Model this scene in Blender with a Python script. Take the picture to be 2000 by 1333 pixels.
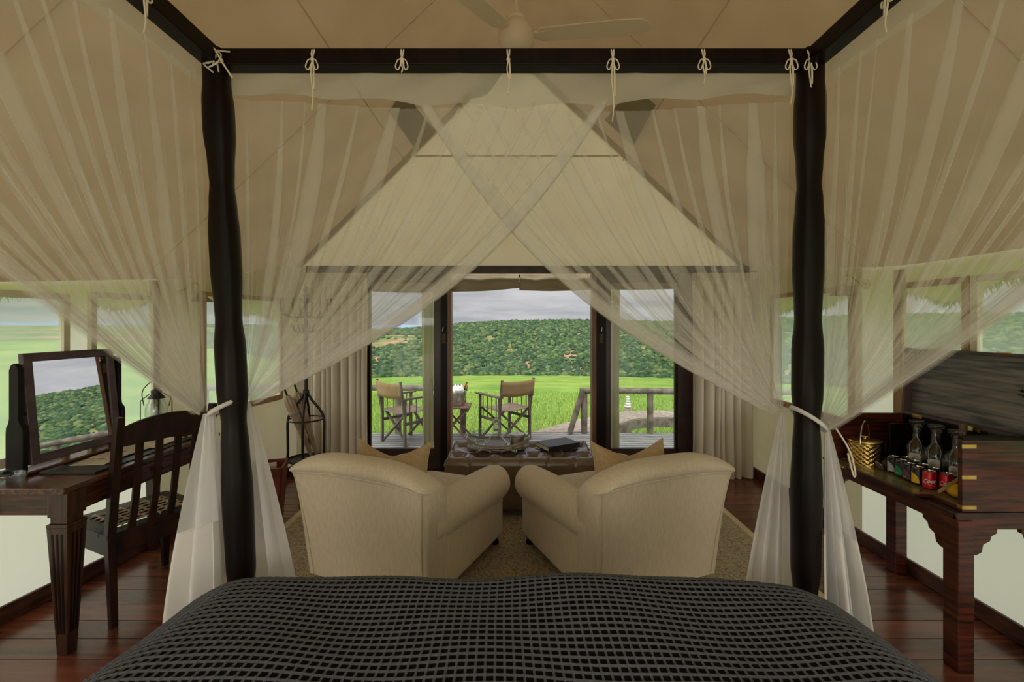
import bpy, bmesh, math, random
import numpy as np
from mathutils import Vector, Matrix
for o in list(bpy.data.objects): bpy.data.objects.remove(o)
scene = bpy.context.scene
PI = math.pi
R = math.radians

# ------------------------------------------------------------------ camera
cam_d = bpy.data.cameras.new('camera'); cam = bpy.data.objects.new('camera', cam_d)
scene.collection.objects.link(cam)
cam.location = (0, 0, 1.5); cam.rotation_euler = (R(90), 0, 0)
cam_d.lens = 16; cam_d.sensor_width = 36; cam_d.clip_start = 0.02; cam_d.clip_end = 5000
cam_d.shift_x = -0.0015; cam_d.shift_y = -0.0158
scene.camera = cam
vs = scene.view_settings
vs.view_transform = 'Standard'; vs.look = 'None'; vs.gamma = 1; vs.use_curve_mapping = False
vs.exposure = 0.12
scene.cycles.transparent_max_bounces = 14
scene.cycles.max_bounces = 5
scene.cycles.diffuse_bounces = 3
scene.cycles.sample_clamp_indirect = 6
scene.cycles.use_light_tree = False
scene.cycles.caustics_reflective = False
scene.cycles.caustics_refractive = False

# ------------------------------------------------------------------ sky and sun
world = bpy.data.worlds.new('sky'); scene.world = world; world.use_nodes = True
nt = world.node_tree; nt.nodes.clear(); N = nt.nodes.new; L = nt.links.new
wo = N('ShaderNodeOutputWorld'); bg = N('ShaderNodeBackground'); L(bg.outputs[0], wo.inputs[0])
tc = N('ShaderNodeTexCoord'); sep = N('ShaderNodeSeparateXYZ'); L(tc.outputs['Generated'], sep.inputs[0])
mp = N('ShaderNodeMapping'); mp.inputs['Scale'].default_value = (2.0, 2.0, 16.0); L(tc.outputs['Generated'], mp.inputs[0])
nz = N('ShaderNodeTexNoise'); nz.inputs['Scale'].default_value = 2.2; nz.inputs['Detail'].default_value = 4
nz.inputs['Roughness'].default_value = 0.55; nz.inputs['Distortion'].default_value = 0.5; L(mp.outputs[0], nz.inputs['Vector'])
cr = N('ShaderNodeValToRGB'); L(nz.outputs['Fac'], cr.inputs[0])
e = cr.color_ramp.elements
e[0].position = 0.30; e[0].color = (0.30, 0.37, 0.47, 1); e[1].position = 0.66; e[1].color = (0.66, 0.65, 0.66, 1)
e2 = cr.color_ramp.elements.new(0.45); e2.color = (0.47, 0.48, 0.51, 1)
L(cr.outputs[0], bg.inputs[0]); bg.inputs[1].default_value = 0.88
sun_d = bpy.data.lights.new('sun', 'SUN'); sun = bpy.data.objects.new('sun', sun_d); scene.collection.objects.link(sun)
sun_d.energy = 6.0; sun_d.angle = R(120); sun_d.color = (1.0, 0.97, 0.92)
sun.rotation_euler = (R(44), R(-14), 0)
for sx_ in (-1, 1):                                                   # added warm fill lights behind the camera, without lamp bodies
    ld_ = bpy.data.lights.new('warm_fill_light', 'POINT'); lo_ = bpy.data.objects.new('warm_fill_light', ld_); scene.collection.objects.link(lo_)
    lo_.location = (1.45 * sx_, -0.75, 1.12); ld_.energy = 11; ld_.color = (1.0, 0.89, 0.75); ld_.shadow_soft_size = 0.14

# ------------------------------------------------------------------ helpers
COL = scene.collection
class MB:
    def __init__(s): s.v = []; s.f = []; s.m = []
    def add(s, vs_, fs_, mi=0):
        b = len(s.v); s.v.extend([tuple(map(float, p)) for p in vs_])
        s.f.extend([tuple(i + b for i in f) for f in fs_]); s.m.extend([mi] * len(fs_)); return s
    def box(s, c, d, rot=None, mi=0, tap=1.0):
        hx, hy, hz = d[0] / 2, d[1] / 2, d[2] / 2
        P = [(-hx*tap, -hy*tap, -hz), (hx*tap, -hy*tap, -hz), (hx*tap, hy*tap, -hz), (-hx*tap, hy*tap, -hz), (-hx, -hy, hz), (hx, -hy, hz), (hx, hy, hz), (-hx, hy, hz)]
        if rot is not None: P = [tuple(rot @ Vector(p)) for p in P]
        P = [(p[0] + c[0], p[1] + c[1], p[2] + c[2]) for p in P]
        return s.add(P, [(0, 3, 2, 1), (4, 5, 6, 7), (0, 1, 5, 4), (1, 2, 6, 5), (2, 3, 7, 6), (3, 0, 4, 7)], mi)
    def b6(s, x0, x1, y0, y1, z0, z1, mi=0):
        return s.box(((x0+x1)/2, (y0+y1)/2, (z0+z1)/2), (abs(x1-x0), abs(y1-y0), abs(z1-z0)), None, mi)
    def beam(s, a, b, w, h, up=(0, 0, 1), mi=0):
        a = Vector(a); b = Vector(b); d = b - a; l = d.length; d.normalize()
        u = Vector(up)
        if abs(d.dot(u)) > 0.98: u = Vector((0, 1, 0))
        x = d.cross(u).normalized(); z = x.cross(d).normalized()
        M = Matrix((x, d, z)).transposed()
        return s.box((a + b) / 2, (w, l, h), M, mi)
    def grid(s, A, cu=False, cv=False, mi=0, flip=False):
        n = len(A); m = len(A[0]); b = []
        for i in range(n if cu else n - 1):
            for j in range(m if cv else m - 1):
                q = (i*m + j, ((i+1) % n)*m + j, ((i+1) % n)*m + (j+1) % m, i*m + (j+1) % m)
                b.append(q[::-1] if flip else q)
        return s.add([p for r in A for p in r], b, mi)
    def tube(s, pts, r, seg=8, closed=False, caps=True, mi=0):
        pts = [Vector(p) for p in pts]; n = len(pts)
        rs = list(r) if hasattr(r, '__len__') else [r] * n
        T = []
        for i in range(n):
            a = pts[(i-1) % n] if (closed or i > 0) else pts[i]; c = pts[(i+1) % n] if (closed or i < n-1) else pts[i]
            t = (c - a); T.append(t.normalized() if t.length > 1e-9 else Vector((0, 0, 1)))
        u = Vector((0, 0, 1)) if abs(T[0].z) < 0.9 else Vector((1, 0, 0))
        x = T[0].cross(u).normalized(); A = []
        for i in range(n):
            x = (x - T[i] * x.dot(T[i])); x = x.normalized() if x.length > 1e-6 else T[i].orthogonal().normalized()
            y = T[i].cross(x)
            A.append([pts[i] + (x*math.cos(2*PI*k/seg) + y*math.sin(2*PI*k/seg)) * rs[i] for k in range(seg)])
        base = len(s.v); s.grid(A, cu=closed, cv=True, mi=mi, flip=True)
        if caps and not closed:
            s.f.append(tuple(base + k for k in range(seg))); s.m.append(mi)
            s.f.append(tuple(base + (n-1)*seg + k for k in range(seg))[::-1]); s.m.append(mi)
        return s
    def lathe(s, prof, c=(0, 0, 0), seg=24, M=None, mi=0, sq=None):
        A = []
        for r, z in prof:
            row = []
            for k in range(seg):
                a = 2*PI*k/seg; p = Vector((r*math.cos(a), r*math.sin(a), z))
                if M is not None: p = M @ p
                row.append((p.x + c[0], p.y + c[1], p.z + c[2]))
            A.append(row)
        base = len(s.v); s.grid(A, cv=True, mi=mi, flip=True)
        if prof[0][0] > 1e-4: s.f.append(tuple(base + k for k in range(seg))[::-1]); s.m.append(mi)
        if prof[-1][0] > 1e-4: s.f.append(tuple(base + (len(prof)-1)*seg + k for k in range(seg))); s.m.append(mi)
        return s
    def prism(s, poly, h, M, mi=0):
        n = len(poly)
        P = [M @ Vector((p[0], p[1], -h/2)) for p in poly] + [M @ Vector((p[0], p[1], h/2)) for p in poly]
        F = [tuple(range(n))[::-1], tuple(range(n, 2*n))] + [(i, (i+1) % n, n + (i+1) % n, n + i) for i in range(n)]
        return s.add(P, F, mi)
    def build(s, name, mats, parent=None, o=None, smooth=None, bevel=0, seg=2, solid=0, sub=0):
        me = bpy.data.meshes.new(name)
        V = s.v
        if o is not None: V = [(p[0]-o[0], p[1]-o[1], p[2]-o[2]) for p in V]
        me.from_pydata(V, [], s.f)
        mats = mats if isinstance(mats, (list, tuple)) else [mats]
        for m in mats: me.materials.append(m)
        if len(mats) > 1: me.polygons.foreach_set('material_index', s.m)
        if smooth is not None:
            me.polygons.foreach_set('use_smooth', [True] * len(me.polygons))
            if smooth < 179: me.set_sharp_from_angle(angle=R(smooth))
        me.update()
        ob = bpy.data.objects.new(name, me); COL.objects.link(ob)
        if parent is not None: ob.parent = parent
        elif o is not None: ob.location = o
        if solid:
            md = ob.modifiers.new('thick', 'SOLIDIFY'); md.thickness = solid; md.offset = 0
        if bevel:
            md = ob.modifiers.new('bevel', 'BEVEL'); md.width = bevel; md.segments = seg; md.limit_method = 'ANGLE'; md.angle_limit = R(35)
            me.polygons.foreach_set('use_smooth', [True] * len(me.polygons)); md.harden_normals = True
            if smooth is None: me.set_sharp_from_angle(angle=R(30))
        if sub:
            md = ob.modifiers.new('sub', 'SUBSURF'); md.levels = sub; md.render_levels = sub
        return ob
def recalc(ob):
    bm = bmesh.new(); bm.from_mesh(ob.data); bmesh.ops.recalc_face_normals(bm, faces=bm.faces); bm.to_mesh(ob.data); bm.free()
def tag(o, label, cat, group=None, kind=None):
    o['label'] = label; o['category'] = cat
    if group: o['group'] = group
    if kind: o['kind'] = kind
    return o
def struct(o, label=None):
    o['kind'] = 'structure'
    if label: o['label'] = label
    return o
def thing(name, label, cat, loc=(0, 0, 0), rz=0, group=None):
    o = bpy.data.objects.new(name, None); COL.objects.link(o); o.location = loc; o.rotation_euler = (0, 0, rz); o.empty_display_size = 0.05
    return tag(o, label, cat, group)
def dup(root, loc, rz, label, group=None, parent=None):
    r = root.copy(); COL.objects.link(r); r.location = loc; r.rotation_euler = (0, 0, rz); r['label'] = label
    if group: r['group'] = group
    for ch in list(root.children):
        c = ch.copy(); COL.objects.link(c); c.parent = r
        for g in ch.children:
            d = g.copy(); COL.objects.link(d); d.parent = c
    return r
def lerp(a, b, t): return a + (b - a) * t
def sstep(a, b, x):
    t = min(1, max(0, (x - a) / (b - a))); return t*t*(3 - 2*t)
def rotz(a): return Matrix.Rotation(a, 3, 'Z')
def bez(pts, n):
    # catmull-rom through pts
    P = [Vector(p) for p in pts]; out = []
    for i in range(len(P) - 1):
        p0 = P[max(0, i-1)]; p1 = P[i]; p2 = P[i+1]; p3 = P[min(len(P)-1, i+2)]
        for k in range(n):
            t = k / n
            out.append(0.5*((2*p1) + (-p0+p2)*t + (2*p0-5*p1+4*p2-p3)*t*t + (-p0+3*p1-3*p2+p3)*t**3))
    out.append(P[-1]); return out

# ------------------------------------------------------------------ materials
def srgb(*c):
    return tuple([((x/255)/12.92 if x/255 <= 0.04045 else ((x/255+0.055)/1.055)**2.4) for x in c]) + (1,)
def newmat(name):
    m = bpy.data.materials.new(name); m.use_nodes = True; nt = m.node_tree
    return m, nt, nt.nodes['Principled BSDF'], nt.nodes['Material Output']
def mat(name, c1, c2=None, rough=0.6, metal=0, scale=8, stretch=(1, 1, 1), detail=4, bump=0, bscale=None, bstretch=None, rnd=0, spec=0.5, lo=0.35, hi=0.65, dist=0.0, sheen=0, coat=0, glob=False):
    m, nt, p, out = newmat(name); N = nt.nodes.new; L = nt.links.new
    p.inputs['Roughness'].default_value = rough; p.inputs['Metallic'].default_value = metal
    p.inputs['Specular IOR Level'].default_value = spec; p.inputs['Sheen Weight'].default_value = sheen; p.inputs['Coat Weight'].default_value = coat
    p.inputs['Coat Roughness'].default_value = 0.15
    p.inputs['Base Color'].default_value = c1
    tc = N('ShaderNodeTexCoord')
    if glob:
        g = N('ShaderNodeNewGeometry'); vec = g.outputs['Position']
    else: vec = tc.outputs['Object']
    if c2 is not None:
        mp = N('ShaderNodeMapping'); mp.inputs['Scale'].default_value = stretch; L(vec, mp.inputs[0])
        src = mp.outputs[0]
        if rnd:
            oi = N('ShaderNodeObjectInfo'); ad = N('ShaderNodeVectorMath'); ad.operation = 'ADD'
            sc = N('ShaderNodeMath'); sc.operation = 'MULTIPLY'; sc.inputs[1].default_value = 37.0; L(oi.outputs['Random'], sc.inputs[0])
            L(mp.outputs[0], ad.inputs[0]); L(sc.outputs[0], ad.inputs[1]); src = ad.outputs[0]
        nz = N('ShaderNodeTexNoise'); nz.inputs['Scale'].default_value = scale; nz.inputs['Detail'].default_value = detail; nz.inputs['Distortion'].default_value = dist
        L(src, nz.inputs['Vector'])
        cr = N('ShaderNodeValToRGB'); L(nz.outputs['Fac'], cr.inputs[0])
        cr.color_ramp.elements[0].position = lo; cr.color_ramp.elements[0].color = c1
        cr.color_ramp.elements[1].position = hi; cr.color_ramp.elements[1].color = c2
        col = cr.outputs[0]
        if rnd:
            hs = N('ShaderNodeHueSaturation'); mr = N('ShaderNodeMapRange'); mr.inputs[3].default_value = 1 - rnd; mr.inputs[4].default_value = 1 + rnd
            L(oi.outputs['Random'], mr.inputs[0]); L(mr.outputs[0], hs.inputs['Value']); L(col, hs.inputs['Color']); col = hs.outputs[0]
        L(col, p.inputs['Base Color'])
    if bump:
        mb = N('ShaderNodeMapping'); mb.inputs['Scale'].default_value = bstretch or stretch; L(vec, mb.inputs[0])
        nb = N('ShaderNodeTexNoise'); nb.inputs['Scale'].default_value = bscale or scale; nb.inputs['Detail'].default_value = 1; L(mb.outputs[0], nb.inputs['Vector'])
        bp = N('ShaderNodeBump'); bp.inputs['Strength'].default_value = bump; bp.inputs['Distance'].default_value = 0.01
        L(nb.outputs['Fac'], bp.inputs['Height']); L(bp.outputs[0], p.inputs['Normal'])
    return m
def canvas_mat(name, col, col2, trans, tcol=None, scale=3):
    m, nt, p, out = newmat(name); N = nt.nodes.new; L = nt.links.new
    nt.nodes.remove(p)
    tc = N('ShaderNodeTexCoord'); nz = N('ShaderNodeTexNoise'); nz.inputs['Scale'].default_value = scale; nz.inputs['Detail'].default_value = 2
    L(tc.outputs['Object'], nz.inputs['Vector'])
    cr = N('ShaderNodeValToRGB'); L(nz.outputs['Fac'], cr.inputs[0]); cr.color_ramp.elements[0].position = 0.3; cr.color_ramp.elements[1].position = 0.7
    cr.color_ramp.elements[0].color = col; cr.color_ramp.elements[1].color = col2
    d = N('ShaderNodeBsdfDiffuse'); t = N('ShaderNodeBsdfTranslucent'); mx = N('ShaderNodeMixShader'); mx.inputs[0].default_value = trans
    L(cr.outputs[0], d.inputs[0])
    if tcol: t.inputs[0].default_value = tcol
    else: L(cr.outputs[0], t.inputs[0])
    nb = N('ShaderNodeTexNoise'); nb.inputs['Scale'].default_value = 4; nb.inputs['Detail'].default_value = 0; L(tc.outputs['Object'], nb.inputs['Vector'])
    bp = N('ShaderNodeBump'); bp.inputs['Strength'].default_value = 0.25; bp.inputs['Distance'].default_value = 0.05; L(nb.outputs['Fac'], bp.inputs['Height']); L(bp.outputs[0], d.inputs['Normal'])
    L(d.outputs[0], mx.inputs[1]); L(t.outputs[0], mx.inputs[2]); L(mx.outputs[0], out.inputs[0]); return m
def sheer_mat(name, col, cover, tw=0.5):
    m, nt, p, out = newmat(name); N = nt.nodes.new; L = nt.links.new; nt.nodes.remove(p)
    d = N('ShaderNodeBsdfDiffuse'); t = N('ShaderNodeBsdfTranslucent'); d.inputs[0].default_value = col; t.inputs[0].default_value = col
    mx = N('ShaderNodeMixShader'); mx.inputs[0].default_value = tw; L(d.outputs[0], mx.inputs[1]); L(t.outputs[0], mx.inputs[2])
    tr = N('ShaderNodeBsdfTransparent'); m2 = N('ShaderNodeMixShader'); m2.inputs[0].default_value = cover
    L(tr.outputs[0], m2.inputs[1]); L(mx.outputs[0], m2.inputs[2]); L(m2.outputs[0], out.inputs[0]); return m
def glass_mat(name, tint=(1, 1, 1, 1), refl=1.45, body=0.0, bcol=(1, 1, 1, 1)):
    m, nt, p, out = newmat(name); N = nt.nodes.new; L = nt.links.new; nt.nodes.remove(p)
    tr = N('ShaderNodeBsdfTransparent'); tr.inputs[0].default_value = tint; g = N('ShaderNodeBsdfGlossy'); g.inputs['Roughness'].default_value = 0.03
    lw = N('ShaderNodeLayerWeight'); lw.inputs[0].default_value = 0.5; pw = N('ShaderNodeMath'); pw.operation = 'POWER'; pw.inputs[1].default_value = 4.0; L(lw.outputs['Facing'], pw.inputs[0])
    ml = N('ShaderNodeMath'); ml.operation = 'MULTIPLY_ADD'; ml.inputs[1].default_value = 0.75; ml.inputs[2].default_value = ((refl - 1)/(refl + 1))**2 + 0.02; L(pw.outputs[0], ml.inputs[0])
    mx = N('ShaderNodeMixShader'); L(ml.outputs[0], mx.inputs[0]); L(tr.outputs[0], mx.inputs[1]); L(g.outputs[0], mx.inputs[2])
    L(mx.outputs[0], out.inputs[0]); return m

WOODD = mat('dark_wood', srgb(34, 20, 16), srgb(62, 36, 26), rough=0.32, scale=3, stretch=(3, 30, 3), detail=5, bump=0.05, spec=0.45)
WOODZ = mat('dark_post_wood', srgb(15, 9, 8), srgb(26, 14, 11), rough=0.38, scale=3, stretch=(14, 14, 1.2), detail=4, spec=0.16)
DESKW = mat('desk_wood', srgb(44, 24, 15), srgb(104, 60, 32), rough=0.22, scale=2.5, stretch=(22, 1.8, 22), detail=6, bump=0.03, spec=0.5, dist=0.5)
DESKX = mat('desk_end_wood', srgb(40, 22, 14), srgb(88, 50, 28), rough=0.25, scale=2.5, stretch=(1.8, 22, 22), detail=6, spec=0.5, dist=0.5)
DESKL = mat('desk_leg_wood', srgb(38, 20, 13), srgb(78, 44, 25), rough=0.28, scale=2.5, stretch=(18, 18, 1.6), detail=5, spec=0.5, dist=0.3)
CHAIRW = mat('chair_wood', srgb(26, 15, 11), srgb(52, 30, 21), rough=0.38, scale=3, stretch=(8, 8, 2), detail=4, spec=0.25)
CHESTW = mat('chest_wood', srgb(38, 15, 14), srgb(96, 42, 28), rough=0.3, scale=2.2, stretch=(2, 2, 26), detail=6, dist=0.4)
LIDW = mat('lid_wood', srgb(66, 66, 72), srgb(132, 122, 116), rough=0.4, scale=2.0, stretch=(2, 1.6, 22), detail=7, dist=0.8)
EDGEW = mat('chest_edge_wood', srgb(66, 48, 52), srgb(96, 72, 72), rough=0.4, scale=3, stretch=(6, 3, 6))
TANW = mat('tan_wood', srgb(150, 116, 78), srgb(182, 146, 104), rough=0.5, scale=3, stretch=(10, 10, 1.5))
TRIMW = mat('door_trim_wood', srgb(92, 58, 40), srgb(128, 86, 60), rough=0.4, scale=3, stretch=(14, 14, 1.5))
BASEW = mat('baseboard_wood', srgb(62, 36, 30), srgb(110, 72, 58), rough=0.35, scale=3, stretch=(9, 2, 9), bump=0.15)
FLOORW = mat('floor_board_wood', srgb(70, 34, 22), srgb(134, 74, 48), rough=0.24, scale=1.4, stretch=(1.2, 13, 13), detail=6, rnd=0.22, dist=0.7, spec=0.5, lo=0.3, hi=0.72, coat=0.25)
GAPW = mat('floor_gap', srgb(30, 14, 9), rough=0.6)
DECKW = mat('deck_board_wood', srgb(112, 112, 112), srgb(168, 166, 162), rough=0.5, scale=2, stretch=(1.5, 20, 20), detail=4, rnd=0.12)
WALKW = mat('boardwalk_wood', srgb(138, 124, 110), srgb(178, 166, 150), rough=0.7, scale=3, stretch=(6, 6, 6), detail=4, rnd=0.12)
BRONZE = mat('dark_bronze', srgb(70, 54, 38), rough=0.45, metal=0.7)
FRAMEC = mat('cream_frame_paint', srgb(222, 214, 190), rough=0.7)
LOGW = mat('log_rail_wood', srgb(92, 84, 74), srgb(136, 126, 112), rough=0.75, scale=3, stretch=(3, 3, 3), detail=5, bump=0.2)
OUTW = mat('director_chair_wood', srgb(76, 66, 58), srgb(116, 102, 90), rough=0.6, scale=6, detail=4)
TABLEW = mat('side_table_wood', srgb(92, 66, 52), srgb(132, 100, 82), rough=0.55, scale=6, detail=4)
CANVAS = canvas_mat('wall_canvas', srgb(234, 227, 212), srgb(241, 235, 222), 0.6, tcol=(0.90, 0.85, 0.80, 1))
CANVAS_SHADE = canvas_mat('shaded_wall_canvas', srgb(206, 192, 162), srgb(216, 203, 174), 0.26)  # shade on the far walls put into a darker, less translucent canvas
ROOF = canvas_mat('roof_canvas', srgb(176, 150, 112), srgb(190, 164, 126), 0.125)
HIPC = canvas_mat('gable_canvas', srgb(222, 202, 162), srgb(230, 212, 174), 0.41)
PATCHC = canvas_mat('patch_canvas', srgb(150, 136, 110), srgb(160, 146, 120), 0.08)
BLINDC = canvas_mat('blind_canvas', srgb(176, 160, 134), srgb(196, 182, 156), 0.25)
FLAPC = canvas_mat('flap_canvas', srgb(226, 222, 196), srgb(236, 232, 208), 0.5)
AWNC = canvas_mat('awning_canvas', srgb(150, 146, 84), srgb(170, 164, 104), 0.35)
CURT = canvas_mat('curtain_cloth', srgb(232, 221, 203), srgb(240, 231, 215), 0.25)
NET = sheer_mat('net_voile', srgb(250, 246, 242), 0.205)
NETH = sheer_mat('net_header_cloth', srgb(226, 222, 214), 0.6)
NETB = sheer_mat('net_border_cotton', srgb(250, 247, 243), 0.9, 0.4)
NETT = sheer_mat('net_tail_voile', srgb(250, 248, 248), 0.70, 0.5)
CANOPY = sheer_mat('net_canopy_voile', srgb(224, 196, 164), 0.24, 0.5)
STRING = mat('cotton_string', srgb(226, 212, 190), rough=0.9)
SCREEN = sheer_mat('insect_screen', srgb(226, 230, 228), 0.48, 0.85)
FABRIC = mat('armchair_linen', srgb(207, 190, 162), srgb(217, 201, 174), rough=0.85, scale=110, stretch=(1, 1, 0.10), detail=2, bump=0.10, bscale=220, bstretch=(1, 1, 0.3), sheen=0.25, spec=0.25)
FABRIC2 = mat('seat_cushion_linen', srgb(206, 190, 160), srgb(222, 208, 182), rough=0.85, scale=60, stretch=(1, 1, 0.2), bump=0.1, bscale=180, sheen=0.2, spec=0.25)
PILLOWM = mat('pillow_linen', srgb(186, 158, 118), srgb(198, 172, 132), rough=0.85, scale=50, bump=0.1, bscale=160, sheen=0.25, spec=0.2)
LEATHER = mat('brown_leather', srgb(104, 84, 70), srgb(128, 106, 90), coat=0.35, rough=0.24, scale=4, detail=5, bump=0.06, bscale=60, spec=0.6)
LEATHK = mat('black_leather', srgb(20, 20, 22), srgb(34, 34, 36), rough=0.4, scale=10, bump=0.05, bscale=120)
GREENL = mat('green_leather_top', srgb(92, 84, 50), srgb(136, 124, 78), rough=0.22, scale=2.5, stretch=(8, 1.2, 8), detail=5, dist=0.6, spec=0.6)
SILVER = mat('silver', srgb(214, 210, 202), rough=0.3, metal=1)
STEEL = mat('polished_steel', srgb(214, 214, 212), rough=0.12, metal=1)
BRASS = mat('brass', srgb(198, 160, 84), srgb(228, 194, 118), rough=0.25, metal=1, scale=14)
IRON = mat('black_iron', srgb(18, 17, 17), rough=0.45, spec=0.5)
BLACKP = mat('black_plastic', srgb(14, 14, 15), rough=0.4)
GLASS = glass_mat('clear_glass', (0.93, 0.95, 0.94, 1), 1.5)
PANE = glass_mat('window_glass', (0.96, 0.98, 0.97, 1), 1.3)
MIRROR = mat('mirror_glass', (0.86, 0.87, 0.87, 1), rough=0.01, metal=1)
LIQ = mat('dark_spirit', srgb(38, 20, 10), rough=0.08, spec=0.6)
AMBER = mat('amber_spirit', srgb(96, 52, 18), rough=0.08, spec=0.6)
PAPER = mat('paper', srgb(224, 212, 188), srgb(232, 222, 202), rough=0.8, scale=5)
TAGM = mat('tag_label', srgb(226, 224, 214), srgb(196, 190, 176), rough=0.6, scale=60)
INK = mat('ink_print', srgb(70, 62, 54), rough=0.8)
FANW = mat('fan_cream', srgb(212, 196, 170), rough=0.5)
WHITE = mat('white_paint', srgb(234, 232, 226), srgb(210, 208, 200), rough=0.6, scale=12)
NAPKIN = mat('white_napkin', srgb(234, 232, 230), rough=0.9)
THONG = mat('rawhide_thong', srgb(226, 206, 176), rough=0.7)
DIRC = canvas_mat('director_canvas', srgb(168, 142, 104), srgb(186, 160, 122), 0.2)
REDW = mat('red_wood', srgb(84, 26, 18), srgb(128, 50, 34), rough=0.35, scale=4, stretch=(6, 6, 2))
UMBM = mat('umbrella_cloth', srgb(158, 136, 116), srgb(184, 164, 144), rough=0.8, scale=8)
COKE = mat('red_can', srgb(196, 18, 34), rough=0.3, metal=0.3)
CANK = mat('black_can', srgb(24, 24, 28), rough=0.3, metal=0.3)
def flat(name, c, rough=0.5): return mat(name, c, rough=rough)
LEMON = mat('lemon_peel', srgb(240, 178, 22), srgb(248, 200, 50), rough=0.45, scale=20, bump=0.2, bscale=60)
GOLD = mat('gold_foil', srgb(206, 160, 70), rough=0.3, metal=0.8)
BOTG = mat('green_bottle_glass', srgb(20, 34, 20), rough=0.1)

# ================================================================== SETTING
Y0, YB = -1.2, 4.65                       # wall behind the bed, glazed wall
def XL(y): return -2.58 + 0.15 * (max(y, 1.8) - 2.22)
XR = 2.39
RZ, RY = 3.695, 3.62                      # ridge height, end of ridge
def top_l(y): return lerp(RZ + 0.77 * XL(y), 2.09, sstep(3.6, 4.65, y))
def top_r(y): return lerp(1.86, 2.07, sstep(2.6, 4.65, y))

# ---- floor boards
fl = MB().add([(-2.75, Y0, -0.03), (2.5, Y0, -0.03), (2.5, YB + .05, -0.03), (-2.3, YB + .05, -0.03)], [(0, 1, 2, 3)])
fl.b6(-2.7, 2.45, Y0, YB, -0.12, -0.035)
floor = struct(fl.build('floor', GAPW)); random.seed(4)
bw = 0.135; y = Y0; k = 0
while y < YB + 0.02:
    ye = min(y + bw - 0.004, YB + 0.04); xa = XL(ye) - 0.03; xb = XR + 0.03
    js = [xa] + sorted([lerp(xa, xb, (0.27 + 0.618 * k) % 0.8 + 0.1)]) + [xb]
    for a, b in zip(js[:-1], js[1:]):
        c = ((a + b) / 2, (y + ye) / 2, -0.015); m = MB().box(c, (b - a - 0.002, ye - y, 0.03))
        p = m.build('floor_board', FLOORW, floor, o=c); p.location = c
    y += bw; k += 1

# ---- canvas walls
def wall_sheet(name, pos, top, ys, opens, mt):
    """pos(y)->x ; opens = [(y0,y1,z0,z1)]"""
    m = MB(); bp = sorted(set(list(ys) + [o[0] for o in opens] + [o[1] for o in opens]))
    for a, b in zip(bp[:-1], bp[1:]):
        c = (a + b) / 2; op = [o for o in opens if o[0] - 1e-6 <= c <= o[1] + 1e-6]
        P = lambda y, z: (pos(y), y, z)
        spans = [(0.0, None)] if not op else [(0.0, op[0][2]), (op[0][3], None)]
        for z0, z1 in spans:
            za, zb = (z1, z1) if z1 is not None else (top(a), top(b))
            m.add([P(a, z0), P(b, z0), P(b, zb), P(a, za)], [(0, 1, 2, 3)], 1 if c > 3.12 else 0)  # far end takes the canvas with shade in its colour
    ob = m.build(name, mt)
    return struct(ob)
SILL = 0.825
opl = [(-0.5, 1.2, SILL, 1.60), (1.75, 2.535, SILL, 1.64), (2.714, 3.063, SILL, 1.66), (3.507, 4.365, SILL, 1.72)]  # first opening, behind the camera, is made up to let in light
opr = [(-0.5, 1.2, SILL, 1.70), (1.62, 2.32, SILL, 1.72), (2.404, 2.77, SILL, 1.72), (3.22, 4.16, SILL, 1.74)]  # first opening likewise added for light from behind the camera
ys = list(np.linspace(Y0, YB, 24))
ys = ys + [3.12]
wall_sheet('wall_left', XL, top_l, ys, opl, [CANVAS, CANVAS_SHADE])
wall_sheet('wall_right', lambda y: XR, top_r, ys, opr, [CANVAS, CANVAS_SHADE])
fx = MB(); xa_ = XL(Y0)
fx.add([(xa_, Y0, 0), (XR, Y0, 0), (XR, Y0, SILL), (xa_, Y0, SILL)], [(0, 1, 2, 3)]).add([(xa_, Y0, 1.66), (XR, Y0, 1.66), (XR, Y0, top_r(Y0)), (0, Y0, RZ), (xa_, Y0, top_l(Y0))], [(0, 1, 2, 3, 4)])
for a_, b_ in ((xa_, -2.2), (-1.1, 1.1), (2.2, XR)): fx.add([(a_, Y0, SILL), (b_, Y0, SILL), (b_, Y0, 1.66), (a_, Y0, 1.66)], [(0, 1, 2, 3)])  # gaps between these strips are openings added to let in daylight
struct(fx.build('wall_front', CANVAS))
DX0, DX1, DZ = -1.511, 1.795, 2.02
bwm = MB()
bwm.add([(XL(YB), YB, 0), (DX0, YB, 0), (DX0, YB, DZ), (XL(YB), YB, DZ)], [(0, 1, 2, 3)])
bwm.add([(DX1, YB, 0), (XR, YB, 0), (XR, YB, DZ), (DX1, YB, DZ)], [(0, 1, 2, 3)])
bwm.add([(XL(YB), YB, DZ), (XR, YB, DZ), (XR, YB, 2.07), (XL(YB), YB, 2.09)], [(0, 1, 2, 3)])
struct(bwm.build('wall_back', CANVAS_SHADE))

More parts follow.
